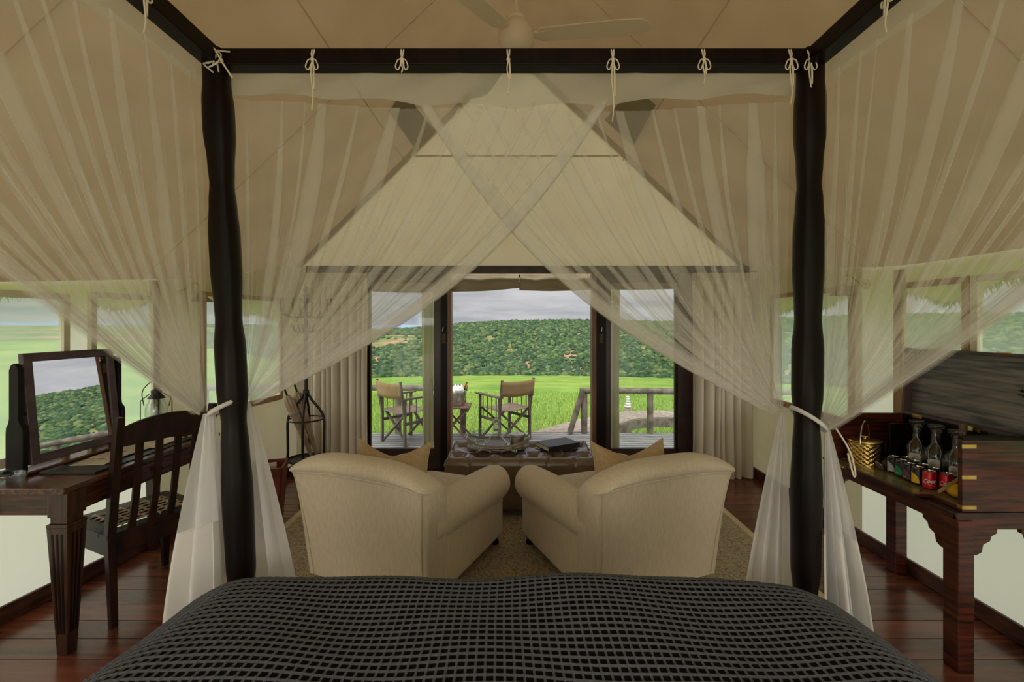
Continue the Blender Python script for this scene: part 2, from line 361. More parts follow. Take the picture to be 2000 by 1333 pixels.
# ---- hipped canvas roof
rf = MB(); n = 22
EL = [(XL(y), y, top_l(y)) for y in np.linspace(Y0, YB, n)]; ER = [(XR, y, top_r(y)) for y in np.linspace(Y0, YB, n)]
RG = [(0, lerp(Y0, RY, i / (n - 1)), RZ) for i in range(n)]
def slope_grid(E): return [[tuple(Vector(E[i]).lerp(Vector(RG[i]), j / 8)) for j in range(9)] for i in range(n)]
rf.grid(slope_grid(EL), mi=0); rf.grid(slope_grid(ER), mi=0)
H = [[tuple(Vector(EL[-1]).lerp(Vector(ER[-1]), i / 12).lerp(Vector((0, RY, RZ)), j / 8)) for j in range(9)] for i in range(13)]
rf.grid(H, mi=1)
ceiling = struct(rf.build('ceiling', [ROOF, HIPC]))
def strip(a, b, w, nrm, name, mt, off=0.006):
    a = Vector(a); b = Vector(b); d = (b - a).normalized(); nv = Vector(nrm).normalized(); s = d.cross(nv).normalized() * w / 2
    a = a + nv * off; b = b + nv * off
    MB().add([a - s, a + s, b + s, b - s], [(0, 1, 2, 3)]).build(name, mt, ceiling, solid=0.003)
nl = (0.61, 0, -0.79); nr = (-0.61, 0, -0.79); nh = (0, -0.84, -0.54)
EDGE = canvas_mat('roof_seam_canvas', srgb(206, 180, 142), srgb(212, 188, 150), 0.22)
for sx, nn, E in ((-1, nl, EL), (1, nr, ER)):
    strip((sx * 0.965, Y0, RZ - 0.77 * 0.965), (sx * 0.965, 4.0, RZ - 0.77 * 0.965), 0.006, nn, 'roof_seam', EDGE)
    for yy in (0.2, 1.6, 3.0):
        xe = XL(yy) if sx < 0 else XR; ze = top_l(yy) if sx < 0 else top_r(yy)
        strip((xe, yy, ze), (0, yy * 0.83, RZ), 0.005, nn, 'roof_seam', EDGE)
    strip(E[-1], (0, RY, RZ), 0.07, (nn[0] * 0.5, -0.5, -0.6), 'hip_band', ROOF, 0.012)
strip((-0.89, 4.054, 3.01), (0.93, 4.054, 3.01), 0.014, nh, 'roof_seam', EDGE, 0.02)
def on_slope(px, py, sx):
    a = (px - 1003) / 889; b = (635 - py) / 889; k = 0.77 if sx < 0 else 0.766
    yy = (RZ - 1.5) / (b - k * a * (1 if sx < 0 else -1)) if True else 0
    return (a * yy, yy, 1.5 + b * yy)
for sx, pts in ((-1, [(758, 217), (772, 193), (804, 198), (845, 252), (808, 287)]), (1, [(1283, 203), (1268, 190), (1213, 196), (1183, 232), (1238, 282)])):
    P = [Vector(on_slope(px, py, sx)) for px, py in pts]; nv = Vector(nl if sx < 0 else nr)
    mm = MB(); mm.add([tuple(p + nv * 0.012) for p in P], [tuple(range(len(P)))]); mm.build('roof_patch', PATCHC, ceiling, solid=0.004)

# ---- eaves outside with frayed hem
def awning(name, pos, top, sgn, seed):
    random.seed(seed); m = MB(); yy = np.linspace(0.6, 5.0, 150); hem = []
    for y in yy: hem.append(1.665 + 0.035 * math.sin(y * 5.2 + seed) + 0.03 * math.sin(y * 11.3 + 2 * seed) + (0.0 if sgn < 0 else 0.03) - 0.1 * sstep(4.0, 4.7, y))
    A = [[(pos(y) + sgn * 0.01, y, top(min(y, YB)) + 0.01) for y in yy], [(pos(y) + sgn * 0.19, y, h) for y, h in zip(yy, hem)]]
    m.grid(A); aw = struct(m.build(name, AWNC))
    f = MB()
    for i in range(len(yy) - 1):
        for q in range(5):
            t = random.random(); y = lerp(yy[i], yy[i+1], t); h = lerp(hem[i], hem[i+1], t); l = random.uniform(0.015, 0.06); dy = random.uniform(-0.03, 0.03); w = random.uniform(0.004, 0.010)
            x = pos(y) + sgn * 0.19 + random.uniform(-0.004, 0.004)
            f.add([(x, y - w, h + 0.004), (x, y + w, h + 0.004), (x + sgn * 0.01, y + dy, h - l)], [(0, 1, 2)])
    fo = f.build('frayed_hem', AWNC, aw); fo['kind'] = 'stuff'
awning('trim_1', lambda y: -2.58 + 0.15 * (max(y, 1.8) - 2.22), top_l, -1, 1)
awning('trim_2', lambda y: XR, top_r, 1, 3)

# ---- mesh windows in the side walls
def window(i, side, y0, y1, z0, z1, fm=None):
    pos = XL if side < 0 else (lambda y: XR); w = 0.036; t = 0.03; sg = -side
    m = MB()
    P = lambda y, z: Vector((pos(y) + sg * 0.012, y, z))
    m.beam(P(y0 - w/2, z0 - w/2), P(y1 + w/2, z0 - w/2), t, w + 0.014); m.beam(P(y0, z1 + w/2), P(y1, z1 + w/2), t, w)
    m.beam(P(y0 - w/2, z0 - w), P(y0 - w/2, z1 + w), w, t, up=(1, 0, 0)); m.beam(P(y1 + w/2, z0 - w), P(y1 + w/2, z1 + w), w, t, up=(1, 0, 0))
    wn = struct(m.build('window_%d' % i, fm or FRAMEC, bevel=0.003))
    MB().add([P(y0, z0), P(y1, z0), P(y1, z1), P(y0, z1)], [(0, 1, 2, 3)]).build('insect_screen', SCREEN, wn)
k = 1
for o_ in opl: window(k, -1, *o_, TANW if k == 4 else None); k += 1  # first one is the added opening behind the camera
for o_ in opr: window(k, 1, *o_, TANW if k in (7, 8) else None); k += 1  # first one is the added opening behind the camera
MB().b6(-0.02, 0.02, -0.03, 0.03, 0.1, 1.76)
struct(MB().b6(XL(3.09) - 0.005, XL(3.09) + 0.03, 3.065, 3.118, 0.09, 1.80).build('trim_9', TANW, bevel=0.003)); struct(MB().b6(XR - 0.03, XR + 0.005, 2.775, 2.83, 0.09, 1.84).build('trim_10', TANW, bevel=0.003))

# ---- baseboards, dark rail
def skirt(name, pts, h=0.09, t=0.022, inn=(1, 0)):
    m = MB()
    for a, b in zip(pts[:-1], pts[1:]):
        m.beam((a[0] + inn[0]*t/2, a[1] + inn[1]*t/2, h/2), (b[0] + inn[0]*t/2, b[1] + inn[1]*t/2, h/2), t, h)
    return struct(m.build(name, BASEW, bevel=0.006))
skirt('baseboard_left', [(XL(Y0), Y0), (XL(1.8), 1.8), (XL(YB), YB)])
skirt('baseboard_right', [(XR, Y0), (XR, YB)], inn=(-1, 0))
skirt('baseboard_back', [(DX1 + 0.01, YB), (XR, YB)], inn=(0, -1))
skirt('baseboard_rear', [(XL(YB), YB), (DX0 - 0.01, YB)], inn=(0, -1))

# ---- glazed sliding doors
door = bpy.data.objects.new('door_1', None); COL.objects.link(door); door.location = (0.14, 4.6, 0); struct(door, 'dark wooden sliding glass doors opening to the deck')
DO = (0.14, 4.6, 0)
def dpart(name, bx_, mt, par=door, bev=0.003):
    m = MB()
    for b in bx_: m.b6(*b)
    return m.build(name, mt, par, o=DO, bevel=bev)
dpart('head_beam', [(-2.07, 2.36, 4.53, 4.62, 2.017, 2.09)], WOODD)
dpart('jamb', [(DX0, -1.464, 4.55, 4.68, 0.03, 2.017)], WOODD)
dpart('jamb', [(1.651, DX1, 4.55, 4.68, 0.03, 2.017)], WOODD)
dpart('post', [(-0.730, -0.662, 4.55, 4.70, 0.03, 2.017)], WOODZ)
dpart('post', [(0.828, 0.926, 4.55, 4.70, 0.03, 2.017)], WOODZ)
dpart('post_trim', [(-0.662, -0.624, 4.54, 4.66, 0.03, 2.017)], TRIMW)
dpart('post_trim', [(0.786, 0.828, 4.54, 4.66, 0.03, 2.017)], TRIMW)
dpart('sill', [(DX0, DX1, 4.52, 4.76, 0.0, 0.035)], REDW)
for xa, xb, st in ((-1.464, -0.730, 1), (0.926, 1.651, -1)):
    a, b = (xa, xb)
    leaf = dpart('sliding_leaf', [(a, b, 4.60, 4.64, 0.035, 0.248), (a, b, 4.60, 4.64, 1.93, 2.017), (a, a + (0.02 if st > 0 else 0.06), 4.601, 4.639, 0.24, 1.94), (b - (0.075 if st > 0 else 0.02), b, 4.601, 4.639, 0.24, 1.94)], WOODD)
    MB().b6(a + 0.015, b - 0.015, 4.617, 4.623, 0.24, 1.94).build('glass_pane', PANE, leaf, o=DO)
for x in (-0.696, 0.876):
    lk = dpart('lock_plate', [(x - 0.02, x + 0.02, 4.544, 4.552, 1.32, 1.41)], BRONZE, bev=0.002)
    MB().tube(bez([(x, 4.545, 1.46), (x, 4.515, 1.475), (x - 0.005, 4.505, 1.44), (x, 4.53, 1.43)], 5), 0.006).build('latch', STEEL, lk, o=DO, smooth=60)
for x in (-0.645, 0.06): MB().tube(bez([(x, 4.60, 2.0), (x, 4.58, 1.98), (x, 4.585, 1.95), (x, 4.6, 1.94)], 5), 0.008).build('blind_hook', STEEL, door, o=DO, smooth=60)
# canvas roll blind above the opening and tied-back canvas flaps outside
def blind(name, x0, x1, zl, zr, seed):
    nx, nz_ = 40, 14; A = []
    for i in range(nx + 1):
        u = i / nx; row = []
        for j in range(nz_ + 1):
            v = j / nz_; zb = lerp(zl, zr, u) - 0.0
            fold = 0.035 * math.sin(v * PI) * (0.6 + 0.4 * math.cos(u * 2 * PI * 2 + seed)) + 0.02 * math.exp(-((v - 0.42 + 0.12 * abs(math.sin(u * PI * 2 + seed))) / 0.09) ** 2)
            row.append((lerp(x0, x1, u), 4.73 - fold, lerp(2.03, zb, v) - 0.012 * math.sin(u * PI) * v))
        A.append(row)
    return struct(MB().grid(A).build(name, BLINDC, smooth=180, solid=0.005))
blind('trim_3', -0.66, 0.065, 1.845, 1.885, 0.3); blind('trim_4', 0.06, 0.83, 1.86, 1.868, 1.7)
blind('trim_5', -1.50, -0.66, 1.85, 1.84, 0.9); blind('trim_6', 0.83, 1.79, 1.875, 1.88, 2.2)
def flap(name, x0, x1, y, seed):
    A = []
    for i in range(25):
        v = i / 24; row = []
        for j in range(25):
            u = j / 24; wd = 1.0 + 0.12 * math.sin(v * 5 + seed) * (1 - v)
            xx = lerp(x0, x1, 0.5 + (u - 0.5) * wd); row.append((xx, y + 0.018 * math.sin(u * 2 * PI * 2.5 + seed + v), lerp(2.02, -0.02, v)))
        A.append(row)
    return struct(MB().grid(A).build(name, FLAPC, smooth=180, solid=0.006))
flap('trim_7', -0.975, -0.855, 4.86, 0.4); flap('trim_8', 1.03, 1.125, 4.86, 1.3)

# ---- deck
dk = MB()
for x in np.arange(-5.5, 4.6, 1.0): dk.b6(x - 0.03, x + 0.03, 4.8, 6.53, -0.2, -0.08)
dk.b6(-5.6, 4.6, 6.54, 6.58, -0.22, -0.085)
deck = struct(dk.build('deck', LOGW))
y = 4.78
while y < 6.52:
    c = (-0.5, y + 0.0425, -0.065); m = MB().box(c, (10.2, 0.076, 0.03)); p = m.build('deck_board', DECKW, deck, o=c); p.location = c; y += 0.097

# ---- terrain
def ridge_px(a):
    return float(np.interp(a, [-100, -60, -35, -22, -17, -10, -6, 0, 10, 18, 25, 40, 60, 100], [636, 636, 636, 640, 646, 639, 632, 628, 626, 630, 628, 616, 612, 612]))
def slope_a(a):
    return float(np.interp(a, [-100, -45, -32, -20, 45, 100], [0.006, 0.008, 0.03, 0.1, 0.1, 0.06]))
def gz(x, y):
    d = math.hypot(x, y); a = math.degrees(math.atan2(x, y)); s = slope_a(a)
    base = -0.62 - s * max(0, min(d, 120) - 8)
    if d > 120:
        zr = 1.5 + (635 - ridge_px(a)) / 889 * 330 * max(0.55, math.cos(math.radians(a))); t = min(1, (d - 120) / 210)
        base = lerp(base, zr, t ** 0.92) + 1.2 * math.sin(a * 0.35 + d * 0.03) * math.sin(PI * min(1, t))
        if d > 330: base = zr - (d - 330) * 0.08
    return base + (0.05 * math.sin(x * 0.9) * math.sin(y * 0.7) if d > 9 else 0)
ds = [0.5, 3, 5, 6, 7, 8, 9, 10] + list(np.geomspace(11, 110, 34)) + list(np.linspace(113, 335, 48)) + [360, 420]
As = np.linspace(-179, 179, 200)
G = [[(d * math.sin(R(a)), d * math.cos(R(a)), gz(d * math.sin(R(a)), d * math.cos(R(a)))) for a in As] for d in ds]
def ground_mat():
    m, nt, p, out = newmat('grass_ground'); N = nt.nodes.new; L = nt.links.new
    g = N('ShaderNodeNewGeometry'); ln = N('ShaderNodeVectorMath'); ln.operation = 'LENGTH'; L(g.outputs['Position'], ln.inputs[0])
    def noise(sc, st=(1, 1, 1), det=5):
        mp = N('ShaderNodeMapping'); mp.inputs['Scale'].default_value = st; L(g.outputs['Position'], mp.inputs[0])
        z = N('ShaderNodeTexNoise'); z.inputs['Scale'].default_value = sc; z.inputs['Detail'].default_value = det; L(mp.outputs[0], z.inputs['Vector']); return z.outputs['Fac']
    def ramp(src, *st):
        r = N('ShaderNodeValToRGB'); L(src, r.inputs[0]); el = r.color_ramp.elements
        el[0].position, el[0].color = st[0]; el[1].position, el[1].color = st[-1]
        for s_ in st[1:-1]:
            q = el.new(s_[0]); q.color = s_[1]
        return r.outputs[0]
    def mix(f, a, b):
        x = N('ShaderNodeMix'); x.data_type = 'RGBA'; L(f, x.inputs[0]); L(a, x.inputs[6]); L(b, x.inputs[7]); return x.outputs[2]
    meadow = ramp(noise(0.35, (1, 0.5, 1), 5), (0.30, srgb(94, 132, 56)), (0.5, srgb(120, 154, 68)), (0.68, srgb(142, 166, 80)))
    flow = ramp(noise(0.10, (0.5, 1.6, 1), 3), (0.52, (0, 0, 0, 1)), (0.66, (0.55, 0.55, 0.55, 1)))
    yel = N('ShaderNodeRGB'); yel.outputs[0].default_value = srgb(160, 166, 78)
    meadow = mix(flow, meadow, yel.outputs[0])
    hill = ramp(noise(0.07, (1, 1, 1), 4), (0.36, srgb(84, 106, 66)), (0.52, srgb(112, 130, 80)), (0.58, srgb(156, 124, 96)), (0.64, srgb(176, 142, 112)))
    f = N('ShaderNodeMapRange'); f.inputs[1].default_value = 112; f.inputs[2].default_value = 128; L(ln.outputs['Value'], f.inputs[0])
    L(mix(f.outputs[0], meadow, hill), p.inputs['Base Color']); p.inputs['Roughness'].default_value = 0.9; p.inputs['Specular IOR Level'].default_value = 0.1
    bp = N('ShaderNodeBump'); bp.inputs['Strength'].default_value = 0.8; bp.inputs['Distance'].default_value = 0.25; L(noise(2.0, (1, 1, 1), 2), bp.inputs['Height']); L(bp.outputs[0], p.inputs['Normal'])
    return m
GROUND = ground_mat()
struct(MB().grid(G, cv=False, flip=True).build('ground', GROUND, smooth=180))
# far blue hills on the horizon
FARH = mat('far_hill', srgb(120, 146, 176), srgb(134, 160, 186), rough=1, scale=0.01)  # distance haze put into the bluish hill colour
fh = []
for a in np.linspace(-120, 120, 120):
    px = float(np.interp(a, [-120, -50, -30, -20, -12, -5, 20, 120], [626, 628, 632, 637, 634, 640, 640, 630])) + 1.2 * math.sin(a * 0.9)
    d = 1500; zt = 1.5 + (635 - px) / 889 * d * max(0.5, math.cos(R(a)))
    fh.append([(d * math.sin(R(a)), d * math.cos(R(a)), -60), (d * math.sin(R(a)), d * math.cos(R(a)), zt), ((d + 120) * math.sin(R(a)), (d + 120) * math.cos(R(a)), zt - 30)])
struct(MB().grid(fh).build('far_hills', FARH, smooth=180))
# scrub on the hillside
def bush_mesh():
    bm = bmesh.new(); bmesh.ops.create_icosphere(bm, subdivisions=1, radius=1); 
    v = np.array([p.co[:] for p in bm.verts]); f = np.array([[q.index for q in t.verts] for t in bm.faces]); bm.free(); return v, f
def attr_mat(name, rough=0.9):
    m, nt, p, out = newmat(name); a = nt.nodes.new('ShaderNodeVertexColor'); a.layer_name = 'col'; nt.links.new(a.outputs[0], p.inputs['Base Color']); p.inputs['Roughness'].default_value = rough; p.inputs['Specular IOR Level'].default_value = 0.15; return m
def np_mesh(name, V, F, C, mt):
    me = bpy.data.meshes.new(name); me.vertices.add(len(V)); me.vertices.foreach_set('co', V.ravel().astype(np.float32))
    k_ = F.shape[1]; me.loops.add(F.size); me.loops.foreach_set('vertex_index', F.ravel().astype(np.int32))
    me.polygons.add(len(F)); me.polygons.foreach_set('loop_start', np.arange(0, F.size, k_, dtype=np.int32)); me.polygons.foreach_set('loop_total', np.full(len(F), k_, dtype=np.int32))
    me.update(calc_edges=True); ca = me.color_attributes.new('col', 'FLOAT_COLOR', 'POINT'); ca.data.foreach_set('color', C.ravel().astype(np.float32)); me.materials.append(mt)
    me.polygons.foreach_set('use_smooth', np.ones(len(F), dtype=bool)); me.validate(); ob = bpy.data.objects.new(name, me); COL.objects.link(ob); return ob
rng = np.random.default_rng(5); bv, bf = bush_mesh(); SCRUB = attr_mat('scrub_leaves')
pal = np.array([srgb(54, 76, 52), srgb(66, 88, 56), srgb(48, 70, 52), srgb(80, 98, 60), srgb(62, 84, 62), srgb(98, 112, 70)])
def scatter(name, n, arange, drange, size, dens, label, palette):
    V = []; F = []; C = []; k_ = 0
    while k_ < n:
        a = rng.uniform(*arange); d = rng.uniform(*drange)
        if rng.random() > dens(a, d): continue
        x, y = d * math.sin(R(a)), d * math.cos(R(a)); r = rng.uniform(*size) * (0.8 + 0.5 * d / 330)
        P = bv * (1 + rng.uniform(-0.22, 0.22, (len(bv), 1))) * np.array([r * rng.uniform(0.9, 1.5), r * rng.uniform(0.9, 1.5), r * rng.uniform(0.65, 1.0)])
        P += np.array([x, y, gz(x, y) + 0.35 * r]); c = palette[rng.integers(len(palette))] * rng.uniform(0.8, 1.2)
        V.append(P); F.append(bf + k_ * len(bv)); C.append(np.tile(c, (len(bv), 1))); k_ += 1
    o = np_mesh(name, np.vstack(V), np.vstack(F), np.vstack(C), SCRUB); o['kind'] = 'stuff'; o['label'] = label; o['category'] = 'bushes'; return o
def dens_h(a, d):
    if a < -8.5 and 195 < d < 262: return 0.02
    s_ = 0.5 + 0.5 * math.sin(a * 0.9 + 1.3 * math.sin(d * 0.05)) * math.sin(d * 0.06 + a * 0.3)
    s2_ = math.sin(a*1.7 + d*0.021 + 2.0)*math.sin(a*0.63 - d*0.043)
    return (0.42 + 0.58 * s_) * (0.12 if s2_ > 0.62 and d < 235 else 1) if d > 126 else 0.95
scatter('hillside_scrub', 42000, (-34, 60), (118, 334), (0.32, 0.95), dens_h, 'dense green scrub covering the hillside beyond the meadow', pal)

# ================================================================== THE BED
bed = thing('four_poster_bed', 'dark wooden four-poster bed with shaped posts and square top rails', 'bed', (0, 0.4, 0)); BO = (0, 0.4, 0)
prof = [(0.030, 0.0125), (0.034, 0.03), (0.036, 0.5), (0.033, 0.62), (0.040, 0.70), (0.043, 0.95), (0.038, 1.10), (0.034, 1.18), (0.042, 1.28), (0.0425, 1.42), (0.036, 1.52), (0.037, 1.55), (0.0425, 1.68), (0.0425, 1.80), (0.037, 1.90), (0.033, 1.96), (0.036, 2.03), (0.0435, 2.13), (0.0435, 2.22), (0.038, 2.30), (0.037, 2.40)]
def post(x0, x1, y):
    pr = []
    for a, b in zip(prof[:-1], prof[1:]):
        for t in (0, .25, .5, .75): pr.append((lerp(a[0], b[0], sstep(0, 1, t)), lerp(a[1], b[1], t)))
    pr.append(prof[-1]); A = []
    for r, z in pr:
        xx = lerp(x0, x1, z / 2.4); row = []
        for k in range(32):
            a = 2*PI*k/32; q = 1 / max(abs(math.cos(a)), abs(math.sin(a))); rr = r * lerp(1, q, 0.25); row.append((xx + rr*math.cos(a), y + rr*math.sin(a), z))
        A.append(row)
    m = MB(); m.grid(A, cv=True, flip=True); b = len(m.v); m.f.append(tuple(range(b - 32, b))); m.m.append(0)
    return m.build('post', WOODZ, bed, o=BO, smooth=50)
post(-0.862, -0.982, 1.5); post(0.955, 0.978, 1.5); post(-0.93, -0.982, -0.72); post(0.955, 0.978, -0.72)
MB().b6(-1.0, 1.0, 1.472, 1.528, 2.343, 2.397).build('rail', WOODZ, bed, o=BO, bevel=0.004)
for s in (-1, 1): MB().b6(s*0.98 - 0.028, s*0.98 + 0.028, -0.74, 1.5, 2.343, 2.397).build('rail', WOODZ, bed, o=BO, bevel=0.004)
MB().b6(-0.86, 0.86, -0.68, 1.36, 0.18, 0.42).build('bed_base', WOODD, bed, o=BO, bevel=0.01)
MB().b6(-0.84, 0.84, -0.66, 1.34, 0.42, 0.69).build('mattress', PAPER, bed, o=BO, bevel=0.05, seg=4)

# ---- waffle bedspread: real ridges and pits
def bedspread():
    cell = 0.0215; q = 5; sf, rs, tf, rt, zt = 0.785, 0.27, 1.322, 0.098, 0.752
    ns = int(3.06 / cell); off = np.array([0.0, 0.135, 0.5, 0.865])
    S = (np.arange(-ns//2, ns//2)[:, None] + off[None, :]).ravel() * cell
    T = (np.arange(33, 33 + int(0.98 / cell))[:, None] + off[None, :]).ravel() * cell
    def prof1(u, f, r):
        u = np.abs(u); x = np.minimum(u, f); dz = np.zeros_like(u); a = np.clip((u - f) / r, 0, PI/2)
        x = x + r*np.sin(a)*(u > f); dz = r*(1 - np.cos(a)); ex = np.maximum(u - f - r*PI/2, 0); dz = dz + ex; x = x + ex*0.06
        nx = np.sin(a); nz = np.cos(a); return x, dz, nx, nz
    xs, dzs, nxs, nzs = prof1(S, sf, rs); xs = xs * np.sign(S); nxs = nxs * np.sign(S)
    yt, dzt, nyt, nzt = prof1(T, tf, rt)
    SS, TT = np.meshgrid(S, T, indexing='ij')
    X = np.repeat(xs[:, None], len(T), 1); Y = np.repeat(yt[None, :], len(S), 0)
    # rounded foot corners
    Y = Y - 0.10 * np.clip((np.abs(X) - 0.72) / 0.32, 0, 1.1)**2 * np.clip((Y - 0.9) / 0.5, 0, 1)
    Z = zt - dzs[:, None] - dzt[None, :]
    Z = Z + 0.009*np.sin(3.1*X + 1.0)*np.cos(4*Y) + 0.007*np.sin(7*X - 5*Y) + 0.004*np.sin(13*X + 9*Y) - 0.012*np.clip(X, 0, 1) + 0.012 * np.exp(-((X + 0.55) / 0.25)**2 - ((Y - 0.98) / 0.12)**2)
    Z = np.maximum(Z, 0.06 + 0.1*np.clip(Z, -1, 0.06))
    nx = nxs[:, None] * np.ones_like(X); ny = nyt[None, :] * np.ones_like(X); nz = np.minimum(nzs[:, None], nzt[None, :]) + 0.02
    ln = np.sqrt(nx**2 + ny**2 + nz**2); nx, ny, nz = nx/ln, ny/ln, nz/ln
    X = X + 0.004*np.sin(9*TT + 4*SS); ds = np.abs((SS/cell + 0.5) % 1 - 0.5); dt = np.abs((TT/cell + 0.5) % 1 - 0.5)
    # ridges sit on the cell borders, a knot where they cross
    rg = np.maximum(np.exp(-(ds/0.09)**2), np.exp(-(dt/0.09)**2)*0.92) + 0.12*np.exp(-((ds**2 + dt**2)/0.02))
    h = 0.0052 * (rg - 0.55)
    X, Y, Z = X + nx*h, Y + ny*h, Z + nz*h
    V = np.stack([X, Y, Z], -1).reshape(-1, 3); n_, m_ = X.shape
    I = np.arange(n_*m_).reshape(n_, m_); F = np.stack([I[:-1, :-1], I[1:, :-1], I[1:, 1:], I[:-1, 1:]], -1).reshape(-1, 4)
    o = (0, 0.9, 0.75); V = V - np.array(o)
    me = bpy.data.meshes.new('waffle_bedspread'); me.vertices.add(len(V)); me.vertices.foreach_set('co', V.ravel().astype(np.float32))
    me.loops.add(F.size); me.loops.foreach_set('vertex_index', F.ravel().astype(np.int32)); me.polygons.add(len(F))
    me.polygons.foreach_set('loop_start', np.arange(0, F.size, 4, dtype=np.int32)); me.polygons.foreach_set('loop_total', np.full(len(F), 4, dtype=np.int32)); me.update(calc_edges=True)
    me.materials.append(mat('waffle_yarn_grey', srgb(98, 103, 114), srgb(116, 121, 131), rough=0.9, scale=300, spec=0.15, bump=0.2, bscale=700)); me.materials.append(mat('waffle_pit_black', srgb(22, 19, 19), rough=0.95, spec=0.1))
    rc = (rg[:-1, :-1] + rg[1:, 1:] + rg[1:, :-1] + rg[:-1, 1:]) / 4; me.polygons.foreach_set('material_index', (rc.reshape(-1) < 0.52).astype(np.int32))  # pit faces take the darker of the two materials
    me.polygons.foreach_set('use_smooth', np.ones(len(F), dtype=bool))
    ob = bpy.data.objects.new('waffle_bedspread', me); COL.objects.link(ob); ob.location = o
    tag(ob, 'charcoal waffle-weave bedspread covering the foot of the bed', 'bedspread')
bedspread()

# ---- mosquito net
net = thing('mosquito_net', 'white voile mosquito net tied back around the bed posts', 'mosquito net', (0, 1.5, 0)); NO = (0, 1.5, 0)
def fabric_path(folds, wfac, hem):
    """list of (s, layer) along the cloth; folds = [(pos,width)] in s units"""
    out = [(0.0, 0.0)]; lay = 0.0
    for p, w in folds:
        w = w * wfac; a = p - w/2; b = p + w/2
        out += [(b, lay), (a, lay + 1), (min(b + 1e-4, 1.0), lay + 2)]
    w = hem * wfac; out += [(1.0, 0), (1 - w, 1), (1.0, 2), (1 - 0.85*w, 3), (1.0, 4), (1 - 0.7*w, 5), (1.0, 6)]
    return out
def net_panel(name, T, K, outward, folds, hem, sag, nrm, spread, seed, nv=48, L=1.3, ppow=0.8, mt=NET, mid=0.0):
    rnd_ = random.Random(seed); nrm = Vector(nrm); A = []
    sub = 5; NZ = 34; jit = [rnd_.uniform(0.5, 1.3) for _ in range(97)]
    p0 = fabric_path(folds, 1.0, hem); zigs = [max(1, int(round(abs(q1[0] - q0[0]) * NZ))) for q0, q1 in zip(p0[:-1], p0[1:])]
    for j in range(nv + 1):
        v = j / nv; c = max(0.10, 1 - 0.97 * v**1.15)
        wf = min(1.0 / c, 3.3) * (0.55 + 0.45 * sstep(0, 0.25, v))
        path = fabric_path(folds, wf, hem); row = []
        kk = min(max(1.0, 0.85 / c), 3.2) if v > 0.15 else 1.0; kk *= sstep(0.0, 0.5, v)
        for si, ((s0, l0), (s1, l1)) in enumerate(zip(path[:-1], path[1:])):
            fwd = (s1 - s0 > 0.02 and si < len(path) - 6) or (si % 3 == 0 and si < len(path) - 6)
            nz_ = zigs[si] if fwd else 0
            nq = max(sub, nz_ * 4)
            for q in range(nq):
                t = q / nq; off_ = 0.0
                if nz_:
                    ph_ = t * nz_; tri = 1 - 4 * abs((ph_ % 1.0) - 0.5) if (ph_ % 1.0) else -1.0
                    off_ = kk * (1.0 / (4 * NZ)) * (tri + 1) * jit[(si * 7 + int(ph_)) % len(jit)] * 0.9
                row.append((min(1.0, lerp(s0, s1, t) + off_), lerp(l0, l1, t) + (0.6 * math.sin(2 * PI * t * nz_) if nz_ else 0)))
        row.append(path[-1]); pts = []
        for s, lay in row:
            s = max(0.0, s); a = Vector(T(s)); k = Vector(K) + Vector(spread) * (s - 0.5)
            ch = (k - a); d = ch.normalized(); ov = Vector(outward(d))
            vv = v
            p = a.lerp(k, vv) + ov * ((sag * min(1.0, s)**ppow + mid * 4 * s * max(0.0, 1 - s)) * (math.sin(PI * vv**0.95)))
            wave = 0.012 * math.sin(s * 23 + seed + v * 2) * math.sin(PI * min(1, v * 1.2)) + 0.008 * math.sin(s * 51 + seed * 2) * sstep(0.05, 0.5, v)
            pts.append(p + nrm * (wave * c + 0.0045 * lay))
        A.append(pts)
    return MB().grid(A).build(name, mt, net, o=NO, smooth=180)
rw = random.Random(11)
def rfolds(poss, w0, w1): return [(p, rw.uniform(w0, w1)) for p in poss]
ztop = 2.262
Lf = 1.27
# front panels, overlapping in the middle
net_panel('front_curtain', lambda s: (lerp(-0.945, 0.325, s), 1.535, ztop - 0.03 * math.sin(PI * min(1, s))**2), (-0.895, 1.535, 1.245), lambda d: (-d.z, 0, d.x),
          [(0.035, .012), (0.13, .018), (0.19, .012), (0.235, .05), (0.33, .018), (0.43, .05), (0.52, .02), (0.60, .02), (0.66, .016), (0.72, .045), (0.80, .02), (0.86, .03)], 0.055, 0.135, (0, 1, 0), (0.035, 0, -0.03), 3)
net_panel('front_curtain', lambda s: (lerp(0.945, -0.325, s), 1.555, ztop - 0.03 * math.sin(PI * min(1, s))**2), (0.905, 1.555, 1.205), lambda d: (d.z, 0, -d.x),
          [(0.04, .014), (0.10, .05), (0.19, .016), (0.24, .045), (0.31, .015), (0.37, .018), (0.46, .045), (0.52, .016), (0.60, .018), (0.67, .045), (0.74, .016), (0.82, .02), (0.88, .02)], 0.055, 0.135, (0, 1, 0), (-0.035, 0, -0.03), 9)
# side panels
Ls = 1.95
for s_, fo, sd, kz in ((-1, [(0.03, .01), (0.09, .02), (0.15, .02), (0.22, .03), (0.29, .02), (0.35, .02), (0.40, .016), (0.47, .04), (0.55, .02), (0.60, .035), (0.68, .02), (0.76, .035), (0.86, .03)], 21, 1.225),
                   (1, [(0.04, .02), (0.10, .02), (0.14, .012), (0.21, .03), (0.30, .035), (0.38, .02), (0.46, .035), (0.54, .016), (0.60, .02), (0.70, .04), (0.80, .03), (0.88, .03)], 33, 1.175)):
    net_panel('side_curtain', lambda s, s_=s_: (s_ * 0.985, lerp(1.44, -0.03, s), 2.285 - 0.02 * math.sin(PI * min(1, s))), (s_ * 1.005, 1.475, kz), lambda d: (0, d.z, -d.y),
              fo, 0.085, 0.01 if s_ < 0 else 0.035, (s_, 0, 0), (0, -0.03, -0.03), sd, L=Ls, ppow=1.0, mid=0.06)
